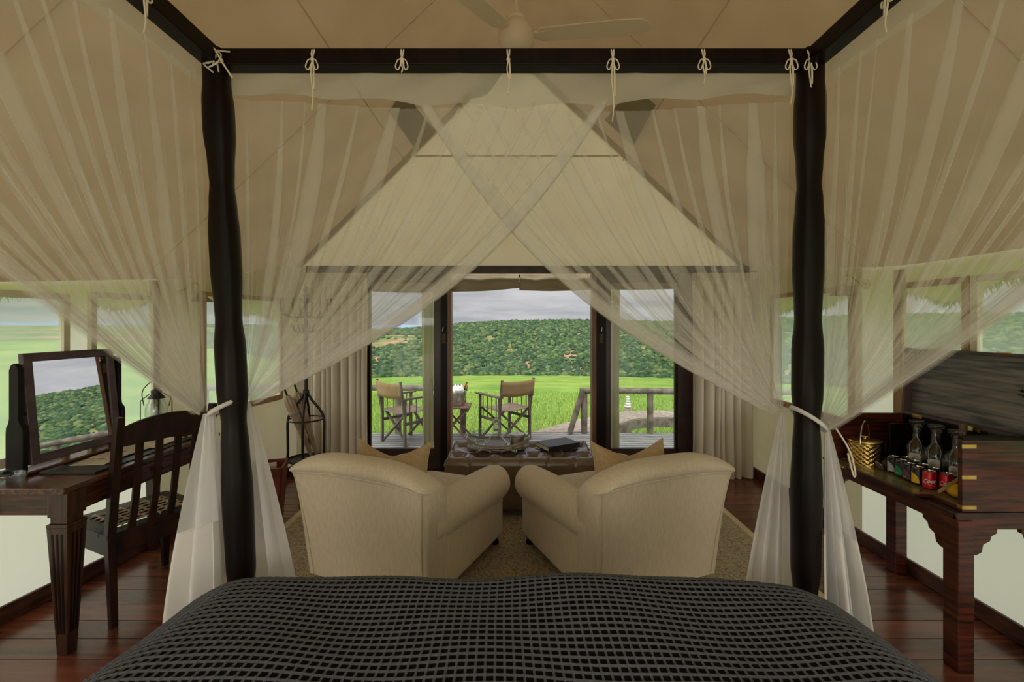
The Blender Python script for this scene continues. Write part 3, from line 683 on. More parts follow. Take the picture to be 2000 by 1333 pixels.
# header bands under the rails
def header(p0, p1, name='header_band'):
    A = []; p0 = Vector(p0); p1 = Vector(p1); n_ = 60
    for i in range(n_ + 1):
        u = i / n_; p = p0.lerp(p1, u); sc = 0.008 * abs(math.sin(u * PI * 6)) ; dz = 0.030 * math.sin(PI * u)**2
        A.append([(p.x, p.y + 0.008 * math.sin(u * 40 + k * 1.3), lerp(2.365, 2.272 - dz + sc - 0.012*(1 - abs(2*u-1)), k / 5)) for k in range(6)])
    return MB().grid(A).build(name, NETH, net, o=NO, smooth=180)
header((-0.95, 1.53, 0), (0.95, 1.53, 0))
for s in (-1, 1): header((s * 1.012, 1.46, 0), (s * 1.012, -0.6, 0))
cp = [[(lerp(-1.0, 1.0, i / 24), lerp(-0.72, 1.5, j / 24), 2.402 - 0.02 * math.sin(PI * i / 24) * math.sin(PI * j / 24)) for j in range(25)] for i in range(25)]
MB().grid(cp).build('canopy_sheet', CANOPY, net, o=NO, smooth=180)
# tails below the tie-backs: zig-zag pleated cloth with a cotton border
def tail(K, zb, xl, xr, yb, yf, n, seed, zborder=None, zk=None, mt=NETT, dz=0.0):
    rr = random.Random(seed); offs = [rr.uniform(-0.25, 0.25) for _ in range(2*n + 3)]; nv = 30
    def P(s, v):
        z = lerp(K[2], zb + dz * (s - 0.5), v); w = 0.10 + 0.90 * (1 - (1 - v)**1.35)
        xm = lerp(K[0], (xl + xr) / 2, v**0.85); hw = (xr - xl) / 2
        f = s * 2 * n; i = int(min(f, 2*n - 1)); t = f - i; t = t*t*(3 - 2*t)
        zig = lerp((i % 2), ((i + 1) % 2), t); o_ = lerp(offs[i], offs[i+1], t)
        pos = (s + (0.16 * (zig - 0.5)) + 0.10 * o_)
        return (xm + hw * w * (2 * pos - 1), lerp(K[1], (yb + yf) / 2, v) + (yf - yb) * (zig - 0.5 + 0.3 * o_) * w, z)
    ns = 2 * n * 6; vb = 1.0
    rows = [[P(i / ns, j / nv) for i in range(ns + 1)] for j in range(nv + 1)]
    if zborder:
        kk = int(nv * (K[2] - zborder) / (K[2] - zb))
        tl = MB().grid(rows[:kk + 1]).build('net_tail', mt, net, o=NO, smooth=180)
        MB().grid(rows[kk:]).build('cotton_border', NETB, tl, o=NO, smooth=180, solid=0.0015)
    else: MB().grid(rows).build('net_tail', mt, net, o=NO, smooth=180)
tail((-0.985, 1.46, 1.215), 0.585, -1.085, -0.925, 1.42, 1.475, 2, 5, zborder=0.84, dz=0.06)
tail((-0.985, 1.49, 1.215), 0.50, -1.065, -0.905, 1.47, 1.53, 3, 6)
tail((-0.905, 1.545, 1.24), 0.42, -0.915, -0.705, 1.52, 1.59, 3, 7)
tail((0.925, 1.56, 1.20), 0.42, 0.765, 0.945, 1.53, 1.59, 3, 8)
tail((1.015, 1.475, 1.165), 0.52, 1.0, 1.155, 1.44, 1.52, 2, 9, zborder=0.80, dz=-0.04)
tail((1.02, 1.49, 1.165), 0.47, 1.02, 1.15, 1.46, 1.53, 3, 10)
def tieband(cx, z0, tilt, rx):
    pts = []
    A = []
    for k in range(33):
        a = 2*PI*k/32; c, s = math.cos(a), math.sin(a); zz = z0 + tilt * c
        A.append([(cx + rx*c, 1.5 + 0.055*s, zz - 0.0075), (cx + (rx + .003)*c, 1.5 + 0.058*s, zz), (cx + rx*c, 1.5 + 0.055*s, zz + 0.0075)])
    MB().grid(A).build('tie_back', NETB, net, o=NO, smooth=180, solid=0.002)
tieband(-0.945, 1.232, 0.026, 0.050); tieband(0.972, 1.19, -0.036, 0.050)
MB().tube(bez([(1.03, 1.455, 1.17), (1.07, 1.45, 1.10), (1.09, 1.452, 1.03), (1.083, 1.45, 1.02), (1.065, 1.45, 1.09)], 6), 0.0026, 6).build('tie_string', STRING, net, o=NO, smooth=180)
def bow(x, y, ztop_, zend, kind, ax=(1, 0)):
    m = MB(); P = lambda dx, dy, z: (x + ax[0]*dx - ax[1]*dy, y + ax[1]*dx + ax[0]*dy, z)
    m.tube([P(-0.004, -0.004, ztop_), P(-0.003, -0.012, ztop_ - 0.02), P(0, -0.012, ztop_ - 0.035)], 0.0026, 6); m.tube([P(0.004, -0.004, ztop_), P(0.003, -0.012, ztop_ - 0.02), P(0, -0.012, ztop_ - 0.035)], 0.0026, 6)
    z = ztop_ - 0.036; m.lathe([(0.0, -0.006), (0.006, -0.003), (0.006, 0.003), (0.0, 0.006)], P(0, -0.012, z), 8)
    if kind:
        for s in (-1, 1):
            m.tube(bez([P(0, -0.012, z), P(s*0.012, -0.016, z - 0.004), P(s*0.020, -0.016, z - 0.026), P(s*0.011, -0.014, z - 0.034), P(0, -0.012, z - 0.004)], 5), 0.0021, 6)
    m.tube(bez([P(0, -0.012, z), P(-0.004, -0.014, lerp(z, zend, .3)), P(0.003, -0.013, lerp(z, zend, .7)), P(-0.002, -0.012, zend)], 5), 0.0022, 6)
    m.tube(bez([P(0.002, -0.012, z), P(0.005, -0.014, lerp(z, zend, .25)), P(0.006, -0.013, lerp(z, zend, .6))], 5), 0.003, 6)
    m.build('tie_string', STRING, net, o=NO, smooth=180)
for px, pe, kd in ((610, 215, 1), (785, 142, 1), (993, 184, 0), (1197, 238, 1), (1375, 165, 1), (1545, 205, 1), (1582, 197, 1)):
    bow((px - 1003) / 889 * 1.466, 1.478, 2.392, 1.5 + (635 - pe) / 889 * 1.466, kd)
bow(-0.945, 1.15, 2.395, 2.235, 1, (0, 1)); bow(0.945, 1.17, 2.395, 2.25, 1, (0, 1))
kn = MB(); rk = random.Random(2)
for q in range(7):
    p = Vector((-0.965, 1.46, 2.385)); pts = [p]
    for w in range(4): p = p + Vector((rk.uniform(-0.03, 0.03), rk.uniform(-0.02, 0.01), rk.uniform(-0.035, 0.008))); pts.append(p)
    kn.tube(bez(pts, 4), 0.0025, 6)
kn.tube(bez([(-1.03, 1.44, 2.37), (-1.0, 1.44, 2.36), (-0.96, 1.445, 2.385), (-0.93, 1.45, 2.34), (-0.90, 1.46, 2.29)], 5), 0.003, 6)
kn.build('knotted_string', STRING, net, o=NO, smooth=180)

# ================================================================== RUG
rug = thing('jute_rug', 'large woven jute rug with cream cloth binding under bed and armchairs', 'rug', (0, 1.6, 0.0005)); RO = (0, 1.6, 0.0)
def jute():
    m, nt, p, out = newmat('jute_weave'); N = nt.nodes.new; L = nt.links.new
    tc = N('ShaderNodeTexCoord'); wv = N('ShaderNodeTexWave'); wv.bands_direction = 'Y'; wv.inputs['Scale'].default_value = 26; wv.inputs['Distortion'].default_value = 1.2; wv.inputs['Detail'].default_value = 3; wv.inputs['Detail Scale'].default_value = 6
    L(tc.outputs['Object'], wv.inputs['Vector']); vo = N('ShaderNodeTexVoronoi'); mp = N('ShaderNodeMapping'); mp.inputs['Scale'].default_value = (70, 140, 1); L(tc.outputs['Object'], mp.inputs[0]); vo.inputs['Scale'].default_value = 1; L(mp.outputs[0], vo.inputs['Vector'])
    cr = N('ShaderNodeValToRGB'); L(vo.outputs['Distance'], cr.inputs[0]); cr.color_ramp.elements[0].color = srgb(222, 204, 174); cr.color_ramp.elements[1].color = srgb(140, 116, 88); cr.color_ramp.elements[0].position = 0.2; cr.color_ramp.elements[1].position = 0.9
    nz = N('ShaderNodeTexNoise'); nz.inputs['Scale'].default_value = 18; L(tc.outputs['Object'], nz.inputs['Vector'])
    mx = N('ShaderNodeMix'); mx.data_type = 'RGBA'; mx.blend_type = 'MULTIPLY'; mx.inputs[0].default_value = 0.3; L(cr.outputs[0], mx.inputs[6]); L(nz.outputs['Color'], mx.inputs[7]); 
    L(mx.outputs[2], p.inputs['Base Color']); p.inputs['Roughness'].default_value = 0.95
    bp = N('ShaderNodeBump'); bp.inputs['Strength'].default_value = 0.9; bp.inputs['Distance'].default_value = 0.006; bp.invert = True; L(vo.outputs['Distance'], bp.inputs['Height']); L(bp.outputs[0], p.inputs['Normal']); return m
MB().b6(-1.665, 1.665, -0.9, 4.02, 0.0, 0.010).build('weave', jute(), rug, o=RO)
BIND = mat('rug_binding_cloth', srgb(206, 184, 142), srgb(222, 202, 162), rough=0.9, scale=60)
for b in ((-1.715, -1.665, -0.95, 4.07), (1.665, 1.715, -0.95, 4.07), (-1.665, 1.665, 4.02, 4.07), (-1.665, 1.665, -0.95, -0.9)):
    MB().b6(b[0], b[1], b[2], b[3], 0.0, 0.012).build('binding', BIND, rug, o=RO, bevel=0.004)

# ================================================================== ARMCHAIRS
def rounded_loft(rings, cap=True):
    m = MB(); m.grid(rings, cv=True)
    n_ = len(rings[0]); b = (len(rings) - 1) * n_
    if cap: m.f.append(tuple(range(n_))); m.m.append(0); m.f.append(tuple(range(b, b + n_))[::-1]); m.m.append(0)
    return m
def srect(hx, hy, n=40, p=6.0):
    out = []
    for k in range(n):
        a = 2*PI*k/n; c, s = math.cos(a), math.sin(a)
        out.append((hx * math.copysign(abs(c)**(2/p), c), hy * math.copysign(abs(s)**(2/p), s)))
    return out
def armchair(loc, rz, label):
    t = thing('armchair', label, 'armchair', loc, rz, 'pair of scroll-arm armchairs facing the doors')
    # base
    rings = []
    for z, k in ((0.092, 0.985), (0.10, 0.995), (0.12, 1), (0.30, 1), (0.36, 0.98), (0.38, 0.9)):
        rings.append([(x*k*0.40, -0.005 + y*k*0.468, z) for x, y in srect(1, 1, 56, 14)])
    b = rounded_loft(rings).build('base', FABRIC, t, smooth=50); recalc(b)
    # arms
    for s in (-1, 1):
        rings = []; ny = 22
        for i in range(ny + 1):
            u = i / ny; y = lerp(-0.455, 0.455, u); zc = lerp(0.475, 0.428, u) + 0.012*math.sin(PI*u); rx = lerp(0.085, 0.108, sstep(0, .6, u)); rzv = lerp(0.125, 0.122, u)
            e = 1.0
            if u > 0.9: e = math.sqrt(max(0.0, 1 - ((u - 0.9)/0.1)**2 * 0.45))
            if u < 0.04: e = 0.94 + 1.5*u
            ring = []
            for k in range(36):
                a = 2*PI*k/36; c, sn = math.cos(a), math.sin(a)
                cx = s * (0.352 + 0.0); xx = c*rx*e; zz = sn*rzv*e
                if s*c > 0 and sn < -0.2: xx *= 1 - 0.22*(-sn - 0.2)     # underside tucks into the side
                ring.append((cx + xx, y, zc + zz))
            rings.append(ring)
        a_ = rounded_loft(rings).build('arm', FABRIC, t, smooth=60); recalc(a_)
        # arm side panel
        rings = [[(s*(0.33) + x*0.07*k, y*0.45, z) for x, y in srect(1, 1, 32, 8)] for z, k in ((0.30, 1), (0.42, 0.98))]
        sp = rounded_loft(rings).build('arm_side', FABRIC, t, smooth=40); recalc(sp)
    # leaning back with bolster top
    ns = 40; rings = []
    for i in range(ns + 1):
        s = -1 + 2*i/ns; s2 = math.sin(s*PI/2)*0.25 + s*0.75
        crown = 0.10*abs(s2)**3.2; zs = 0.715 - 0.35*crown; zt = 0.812 - crown
        prof_ = [(-0.474, 0.095), (-0.479, 0.13), (-0.512, 0.35), (-0.550, 0.58), (-0.566, zs - 0.02), (-0.574, zs), (-0.590, zs + 0.012), (-0.602, lerp(zs, zt, .38)), (-0.594, lerp(zs, zt, .66)), (-0.566, lerp(zs, zt, .90)), (-0.525, zt), (-0.478, zt - 0.006), (-0.435, zt - 0.03), (-0.40, zt - 0.085), (-0.372, zt - 0.17), (-0.345, 0.55), (-0.325, 0.43), (-0.32, 0.32), (-0.33, 0.12)]
        ring = []
        for (y, z) in prof_:
            hw = float(np.interp(z, [0.09, 0.30, 0.45, 0.58, 0.70, 0.76, 0.82], [0.400, 0.405, 0.418, 0.437, 0.452, 0.462, 0.458]))
            if y > -0.52 and z > 0.3: hw += 0.022*sstep(0.45, 0.65, z)
            e = 1.0 if abs(s) < 0.86 else math.sqrt(max(0, 1 - ((abs(s) - 0.86)/0.14)**2 * 0.55)); yc, zc = -0.45, min(z, 0.70)
            yy = yc + (y - yc)*lerp(1, e, 0.9 if z > 0.5 else 0.25); zz = zc + (z - zc)*e if z > 0.70 else z
            ring.append((s2*hw, yy, zz))
        rings.append(ring)
    bk = rounded_loft(rings).build('backrest', FABRIC, t, smooth=60); recalc(bk)
    i0, i1 = 2, ns - 2
    pts = [rings[i0][k] for k in range(0, 6)] + [rings[i][5] for i in range(i0 + 2, i1 - 1, 2)] + [rings[i1][k] for k in range(5, -1, -1)]
    pts = [(p[0], p[1] - 0.002, p[2]) for p in pts]
    MB().tube(bez(pts, 3), 0.0038, 6).build('piping', FABRIC, bk, smooth=180)
    # seat cushion
    rings = [[(x*0.262*k, 0.075 + y*0.395*k, z) for x, y in srect(1, 1, 44, 7)] for z, k in ((0.28, 0.94), (0.30, 0.99), (0.36, 1.0), (0.41, 0.985), (0.432, 0.93), (0.442, 0.7), (0.446, 0.3))]
    sc = rounded_loft(rings).build('seat_cushion', FABRIC2, t, smooth=70); recalc(sc)
    for sx in (-1, 1):
        for sy in (-0.40, 0.40):
            MB().lathe([(0.012, 0.0), (0.026, 0.004), (0.028, 0.02), (0.018, 0.03), (0.022, 0.045), (0.034, 0.062), (0.034, 0.072), (0.026, 0.08), (0.032, 0.10)], (sx*0.345, sy, 0.0135), 16).build('leg', WOODZ, t, smooth=40)
    return t
armchair((0.585, 2.857, 0), R(23), 'beige linen armchair right of centre, beside the curtain and bar chest')
armchair((-0.600, 2.857, 0), R(-23), 'beige linen armchair left of centre, nearer the coat stand')
def pillow(loc, rz, tilt, label, mir):
    nU = 36; top = []; bot = []
    for i in range(nU + 1):
        u = -1 + 2*i/nU; ra, rb = [], []
        for j in range(nU + 1):
            v = -1 + 2*j/nU
            x = 0.235*u*(1 - 0.09*(1 - v*v)) ; z = 0.188*v*(1 - 0.09*(1 - u*u))
            chop = 0.088*(1 - (u*u + 0.02)**0.6)*sstep(-0.3, 1.0, v); z -= chop
            th = 0.105*((1 - u*u)*(1 - v*v) + 1e-9)**0.30 * (1 - 0.30*math.exp(-((u - 0.05*mir)/0.16)**2)*sstep(0.0, 0.8, v)) + 0.004
            th += 0.004*math.sin(9*u + 4*v)*(1-u*u)*(1-v*v)
            ra.append((x, -th, z + 0.165)); rb.append((x, th, z + 0.165))
        top.append(ra); bot.append(rb)
    t = thing('throw_pillow', label, 'pillow', loc, rz, 'piped throw pillows on the armchairs')
    Rm = Matrix.Rotation(tilt, 3, 'X')
    def tr(A): return [[tuple(Rm @ Vector(p)) for p in r] for r in A]
    m = MB(); m.grid(tr(top)); m.grid(tr(bot), flip=True); c = m.build('cover', PILLOWM, t, smooth=180)
    ed = [top[i][0] for i in range(nU + 1)] + [top[nU][j] for j in range(1, nU + 1)] + [top[i][nU] for i in range(nU - 1, -1, -1)] + [top[0][j] for j in range(nU - 1, 0, -1)]
    ed = [tuple(Rm @ Vector((p[0], 0, p[2]))) for p in ed]
    MB().tube(ed, 0.0055, 6, closed=True).build('piping', PILLOWM, c, smooth=180)
pillow((0.712, 2.72, 0.447), R(9), R(-14), 'tan linen pillow with a chopped top on the right armchair', 1)
pillow((-0.745, 2.72, 0.442), R(-9), R(-14), 'tan linen pillow with a chopped top on the left armchair', -1)

# ================================================================== OTTOMAN
ot = thing('tufted_ottoman', 'brown leather ottoman with deep buttoned top behind the armchairs', 'ottoman', (0.06, 3.80, 0.0132)); OO = (0.06, 3.80, 0)
hx, hy = 0.60, 0.30; sp = 0.205; RP = 0.145; btn = []
for r_ in range(-2, 3):
    for c_ in range(-4, 5):
        bx_, by_ = c_*sp + (sp/2 if r_ % 2 else 0), r_*RP
        if abs(bx_) < hx - 0.04 and abs(by_) < hy - 0.03: btn.append((bx_, by_))
NX, NY = 150, 78; A = []
for i in range(NX + 1):
    row = []
    for j in range(NY + 1):
        x, y = lerp(-hx, hx, i/NX), lerp(-hy, hy, j/NY); d = min(math.hypot(x - b[0], y - b[1]) for b in btn)
        g1 = abs(((x/(sp/2) + y/RP)/2 + 0.5) % 1 - 0.5); g2 = abs(((x/(sp/2) - y/RP)/2 + 0.5) % 1 - 0.5); g = min(g1, g2)
        z = 0.400 + 0.055*(1 - math.exp(-(d/0.060)**1.5)) - 0.010*math.exp(-(g/0.045)**2)
        ex = (hx - abs(x))/0.05; ey = (hy - abs(y))/0.05; ed = min(1, ex, ey)
        z -= 0.055*(1 - math.sqrt(max(0, 1 - (1 - max(0, ed))**2)))
        row.append((x, y, z))
    A.append(row)
MB().grid(A, flip=False).build('buttoned_top', LEATHER, ot, smooth=180)
rings = []
for z, k in ((0.06, 0.965), (0.075, 0.985), (0.12, 1.0), (0.30, 1.012), (0.37, 1.0), (0.40, 0.985)):
    rings.append([(x*hx*k, y*(hy + (k - 1)*0.3), z) for x, y in srect(1, 1, 72, 16)])
bd = rounded_loft(rings).build('body', LEATHER, ot, smooth=50); recalc(bd)
for b in btn: MB().lathe([(0.012, -0.004), (0.012, 0.003), (0.007, 0.007), (0, 0.008)], (b[0], b[1], 0.402), 12).build('button', LEATHER, ot, smooth=60)
for x in (-0.395, -0.2, 0.0, 0.2, 0.395): MB().tube([(x, -hy*1.02 - 0.002, 0.08), (x, -hy*1.035 - 0.002, 0.25), (x, -hy*1.01, 0.385)], 0.003, 6).build('seam', LEATHER, ot, smooth=180)
for sx in (-1, 1):
    for sy in (-1, 1): MB().lathe([(0.018, 0), (0.03, 0.02), (0.03, 0.07)], (sx*0.53, sy*0.23, 0), 14).build('foot', WOODZ, ot, smooth=40)

# ---- gallery tray and what stands on it
TX, TY, TZ = -0.128, 3.79, 0.481
tr = thing('gallery_tray', 'oval silver tray with pierced gallery rail on the ottoman', 'tray', (TX, TY, TZ))
ea, eb = 0.255, 0.15
m = MB(); m.lathe([(0.0, 0.012), (0.97, 0.012), (1.0, 0.016), (1.0, 0.008), (0.97, 0.006), (0.0, 0.006)], (0, 0, 0), 64); m.v = [(p[0]*ea, p[1]*eb, p[2]) for p in m.v]; m.build('tray_base', SILVER, tr, smooth=40)
def rimz(a): return 0.050 + 0.045*max(0, abs(math.cos(a)) - 0.62)/0.38
g = MB(); nb = 84
for k in range(nb):
    a = 2*PI*k/nb; c, s = math.cos(a), math.sin(a); g.beam((ea*c, eb*s, 0.012), (ea*c*1.01, eb*s*1.01, rimz(a)), 0.0065, 0.003, up=(c, s, 0))
g.tube([(ea*math.cos(2*PI*k/64), eb*math.sin(2*PI*k/64), 0.028) for k in range(64)], 0.0035, 6, closed=True)
g.build('gallery', SILVER, tr)
MB().grid([[(ea*1.012*math.cos(2*PI*k/96), eb*1.012*math.sin(2*PI*k/96), rimz(2*PI*k/96) - 0.012), (ea*1.012*math.cos(2*PI*k/96), eb*1.012*math.sin(2*PI*k/96), rimz(2*PI*k/96) + 0.004)] for k in range(97)]).build('rim', SILVER, tr, solid=0.004)
for sx in (-1, 1):
    for sy in (-1, 1): MB().lathe([(0, -0.012), (0.008, -0.009), (0.010, -0.003), (0.007, 0.006)], (sx*0.15, sy*0.105, 0), 12).build('ball_foot', SILVER, tr, smooth=60)
TS = TZ + 0.0125
de = thing('ship_decanter', 'wide-based clear glass decanter with ring stopper on the tray', 'decanter', (-0.145, 3.77, TS))
MB().lathe([(0.0, 0.004), (0.105, 0.004), (0.116, 0.012), (0.112, 0.024), (0.075, 0.055), (0.040, 0.088), (0.023, 0.118), (0.020, 0.15), (0.026, 0.168), (0.029, 0.172), (0.026, 0.174), (0.018, 0.165), (0.017, 0.15), (0.020, 0.118), (0.036, 0.088), (0.072, 0.053), (0.105, 0.022), (0.0, 0.010)], (0, 0, 0), 32).build('glass_body', GLASS, de, smooth=50)
MB().lathe([(0.0, 0.0102), (0.098, 0.0125), (0.096, 0.0265), (0.0, 0.027)], (0, 0, 0), 32).build('contents', AMBER, de, smooth=40)
st = MB().lathe([(0.016, 0.158), (0.017, 0.172), (0.024, 0.178), (0.022, 0.186), (0.0, 0.19)], (0, 0, 0), 20).build('stopper', GLASS, de, smooth=50)
MB().tube([(0.021*math.cos(2*PI*k/20), 0.0, 0.205 + 0.021*math.sin(2*PI*k/20)) for k in range(20)], 0.006, 8, closed=True).build('stopper_ring', SILVER, st, smooth=180)
MB().lathe([(0.0235, 0.128), (0.0225, 0.15), (0.0235, 0.152)], (0, 0, 0), 20).build('neck_band', SILVER, de, smooth=60)
def wineglass(loc, label, s=1.0):
    t = thing('wine_glass', label, 'glass', loc, 0, 'stemmed glasses on the tray')
    MB().lathe([(0.0, 0.002), (0.030*s, 0.003), (0.029*s, 0.005), (0.005, 0.010), (0.004, 0.050), (0.012, 0.058), (0.030*s, 0.078), (0.034*s, 0.105), (0.027*s, 0.135), (0.026*s, 0.135), (0.033*s, 0.105), (0.028*s, 0.080), (0.0, 0.062)], (0, 0, 0), 24).build('glass_bowl', GLASS, t, smooth=60); return t
wineglass((-0.300, 3.74, TS), 'clear stemmed glass at the front left of the tray')
wineglass((-0.272, 3.872, TS), 'clear stemmed glass at the back of the tray behind the decanter')
wineglass((-0.345, 3.805, TS), 'small clear stemmed glass at the far left rim of the tray', 0.9)
cn = thing('sugar_canister', 'round silver canister with flat lid and thin knob on the tray', 'canister', (0.030, 3.79, TS))
MB().lathe([(0.0, 0.0), (0.058, 0.0), (0.060, 0.004), (0.060, 0.083), (0.056, 0.085), (0, 0.085)], (0, 0, 0), 32).build('body', SILVER, cn, smooth=40)
ld = MB().lathe([(0.061, 0.085), (0.062, 0.090), (0.061, 0.099), (0.056, 0.102), (0.0, 0.104)], (0, 0, 0), 32).build('lid', mat('satin_silver', srgb(206, 202, 194), rough=0.4, metal=0.9), cn, smooth=40)
MB().lathe([(0.004, 0.104), (0.003, 0.118), (0.006, 0.123), (0.0, 0.128)], (0, 0, 0), 12).build('knob', SILVER, ld, smooth=60)
bk = thing('black_book', 'thick black hardback book lying on the leather ottoman', 'book', (0.37, 3.84, 0.4705), R(29))
MB().b6(-0.155, 0.155, -0.105, 0.105, 0.036, 0.041).b6(-0.155, 0.155, -0.105, 0.105, 0, 0.005).b6(-0.155, 0.155, -0.106, -0.098, 0, 0.041).build('cover', LEATHK, bk, bevel=0.001)
MB().b6(-0.149, 0.149, -0.098, 0.100, 0.005, 0.036).build('pages', PAPER, bk)

# ================================================================== WRITING DESK
dsk = thing('writing_desk', 'polished brown wooden writing desk with fluted tapering legs', 'desk', (-2.26, 2.55, 0)); DK = (-2.26, 2.55, 0)
MB().b6(-2.445, -1.995, 2.02, 3.10, 0.742, 0.770).build('top', DESKW, dsk, o=DK, bevel=0.008, seg=3)
MB().b6(-2.425, -2.03, 2.07, 2.10, 0.632, 0.742).build('apron', DESKX, dsk, o=DK, bevel=0.002); MB().b6(-2.425, -2.03, 3.02, 3.05, 0.632, 0.742).build('apron', DESKX, dsk, o=DK, bevel=0.002)
MB().b6(-2.425, -2.395, 2.07, 3.05, 0.632, 0.742).b6(-2.05, -2.03, 2.07, 3.05, 0.632, 0.742).build('apron', DESKW, dsk, o=DK, bevel=0.002)
dr = MB().b6(-2.034, -2.018, 2.31, 2.83, 0.648, 0.732).build('drawer', DESKW, dsk, o=DK, bevel=0.002)
MB().b6(-2.031, -2.0255, 2.302, 2.838, 0.640, 0.740).build('drawer_bead', WOODD, dr, o=DK)
MB().lathe([(0.006, 0), (0.006, 0.012), (0.015, 0.018), (0.016, 0.026), (0.010, 0.032), (0, 0.033)], (-2.018, 2.57, 0.69), 16, Matrix.Rotation(R(90), 3, 'Y')).build('knob', WOODZ, dr, o=DK, smooth=60)
def fluted_leg(x, y, nm='leg', plain=False):
    m = MB()
    if plain:
        m.box((x, y, 0.69), (0.066, 0.066, 0.116)); m.box((x, y, 0.316), (0.064, 0.064, 0.632), tap=0.6); return m.build(nm, DESKL, dsk, o=DK, bevel=0.003)
    m.box((x, y, 0.69), (0.092, 0.092, 0.116)); m.box((x, y, 0.617), (0.078, 0.078, 0.03))
    m.box((x, y, 0.594), (0.098, 0.098, 0.016)); m.box((x, y, 0.293), (0.096, 0.096, 0.586), tap=0.50)
    lg = m.build(nm, DESKL, dsk, o=DK, bevel=0.003)
    f = MB()
    for ax_ in ((0, -1), (1, 0), (-1, 0), (0, 1)):
        for o_ in (-0.022, 0.0, 0.022):
            a, b = [], []
            for z in (0.10, 0.56):
                w = lerp(0.024, 0.048, z/0.586); k = lerp(0.5, 1, z/0.586)
                q = (x + ax_[0]*(w + 0.0006) + (-ax_[1])*o_*k, y + ax_[1]*(w + 0.0006) + ax_[0]*o_*k, z); a.append(q)
            f.beam(a[0], a[1], 0.009 if ax_[0] == 0 else 0.0012, 0.0012 if ax_[0] == 0 else 0.009, up=(0, 1, 0))
    f.build('flute', WOODZ, lg, o=DK)
for x, y in ((-2.045, 2.085), (-2.045, 3.035)): fluted_leg(x, y)
for y in (2.068, 3.040): fluted_leg(-2.408, y, plain=True)

# ---- swing mirror on the desk
mr = thing('dressing_mirror', 'dark wooden swing mirror on shaped uprights standing on the desk', 'mirror', (-2.395, 2.465, 0.771)); MO = (-2.395, 2.465, 0.771)
MB().b6(-2.44, -2.335, 2.18, 2.765, 0.771, 0.789).build('stand_base', DESKW, mr, o=MO, bevel=0.006)
sil = [(-0.040, 0.0), (0.045, 0.0), (0.045, 0.19), (0.042, 0.215), (0.026, 0.235), (0.022, 0.26), (0.022, 0.49), (0.014, 0.515), (-0.002, 0.525), (-0.016, 0.515), (-0.024, 0.49), (-0.024, 0.26), (-0.028, 0.235), (-0.038, 0.215), (-0.040, 0.19)]
for yy in (2.197, 2.75):
    M_ = Matrix.Translation((-2.40, yy, 0.789)) @ Matrix(((1, 0, 0, 0), (0, 0, 1, 0), (0, 1, 0, 0), (0, 0, 0, 1)))
    MB().prism(sil, 0.026, M_).build('upright', WOODZ, mr, o=MO, bevel=0.003)
    MB().tube([(-2.385, yy + (0.016 if yy < 2.5 else -0.016), 1.065), (-2.385, yy + (0.045 if yy < 2.5 else -0.045), 1.065)], 0.010, 10).build('pivot', IRON, mr, o=MO, smooth=60)
tl = R(-5.0); Rt = Matrix.Rotation(tl, 3, 'Y')
def mf(x, y, z): 
    q = Rt @ Vector((x, y, z)); return (-2.385 + q.x, 2.4735 + q.y, 1.085 + q.z)
fw, fhh, fb = 0.252, 0.275, 0.044
fr = MB()
def mbox(m, x0, x1, y0, y1, z0, z1):
    P = [mf(x, y, z) for x in (x0, x1) for y in (y0, y1) for z in (z0, z1)]
    m.add(P, [(0, 1, 3, 2), (4, 6, 7, 5), (0, 4, 5, 1), (2, 3, 7, 6), (0, 2, 6, 4), (1, 5, 7, 3)])
mbox(fr, -0.013, 0.013, -fw, -fw + fb, -fhh, fhh); mbox(fr, -0.013, 0.013, fw - fb, fw, -fhh, fhh)
mbox(fr, -0.013, 0.013, -fw + fb, fw - fb, -fhh, -fhh + fb); mbox(fr, -0.013, 0.013, -fw + fb, fw - fb, fhh - fb, fhh)
fo = fr.build('mirror_frame', EDGEW, mr, o=MO, bevel=0.004)
gl = MB(); mbox(gl, -0.006, 0.006, -fw + fb - 0.004, fw - fb + 0.004, -fhh + fb - 0.004, fhh - fb + 0.004); gl.build('mirror_glass', MIRROR, fo, o=MO)

# ---- things on the desk
DT = 0.771
bl = thing('desk_blotter', 'black leather desk blotter lying open in front of the mirror', 'blotter', (-2.185, 2.58, DT), R(1))
MB().b6(-0.135, 0.135, -0.36, 0.36, 0, 0.005).build('pad', LEATHK, bl, bevel=0.002)
MB().b6(-0.135, 0.135, -0.36, -0.24, 0.005, 0.010).build('corner_flap', LEATHK, bl, bevel=0.002)
MB().b6(-0.135, 0.135, 0.24, 0.36, 0.005, 0.010).build('corner_flap', LEATHK, bl, bevel=0.002)
def sheet(loc, rz, w, h, label, lines):
    t = thing('paper_sheet', label, 'paper', loc, rz, 'stationery on the blotter')
    MB().b6(-w/2, w/2, -h/2, h/2, 0, 0.0016).build('sheet', PAPER, t)
    if lines:
        m = MB()
        for i, (l, yy) in enumerate(((0.05, 0.0), (0.035, -0.010), (0.042, 0.010))): m.b6(-0.006 + yy, -0.002 + yy, -l/2, l/2, 0.0016, 0.0019)
        m.build('printed_crest', INK, t)
sheet((-2.20, 2.44, DT + 0.010), R(8), 0.16, 0.22, 'cream letterhead sheet on the blotter nearest the camera', True)
sheet((-2.20, 2.56, DT + 0.0122), R(-4), 0.16, 0.22, 'cream letterhead sheet in the middle of the blotter', True)
sheet((-2.20, 2.78, DT + 0.010), R(2), 0.20, 0.26, 'pale stationery folder at the far end of the blotter', True)
ash = thing('glass_ashtray', 'ribbed clear glass dish at the near corner of the desk', 'dish', (-2.355, 2.105, DT))
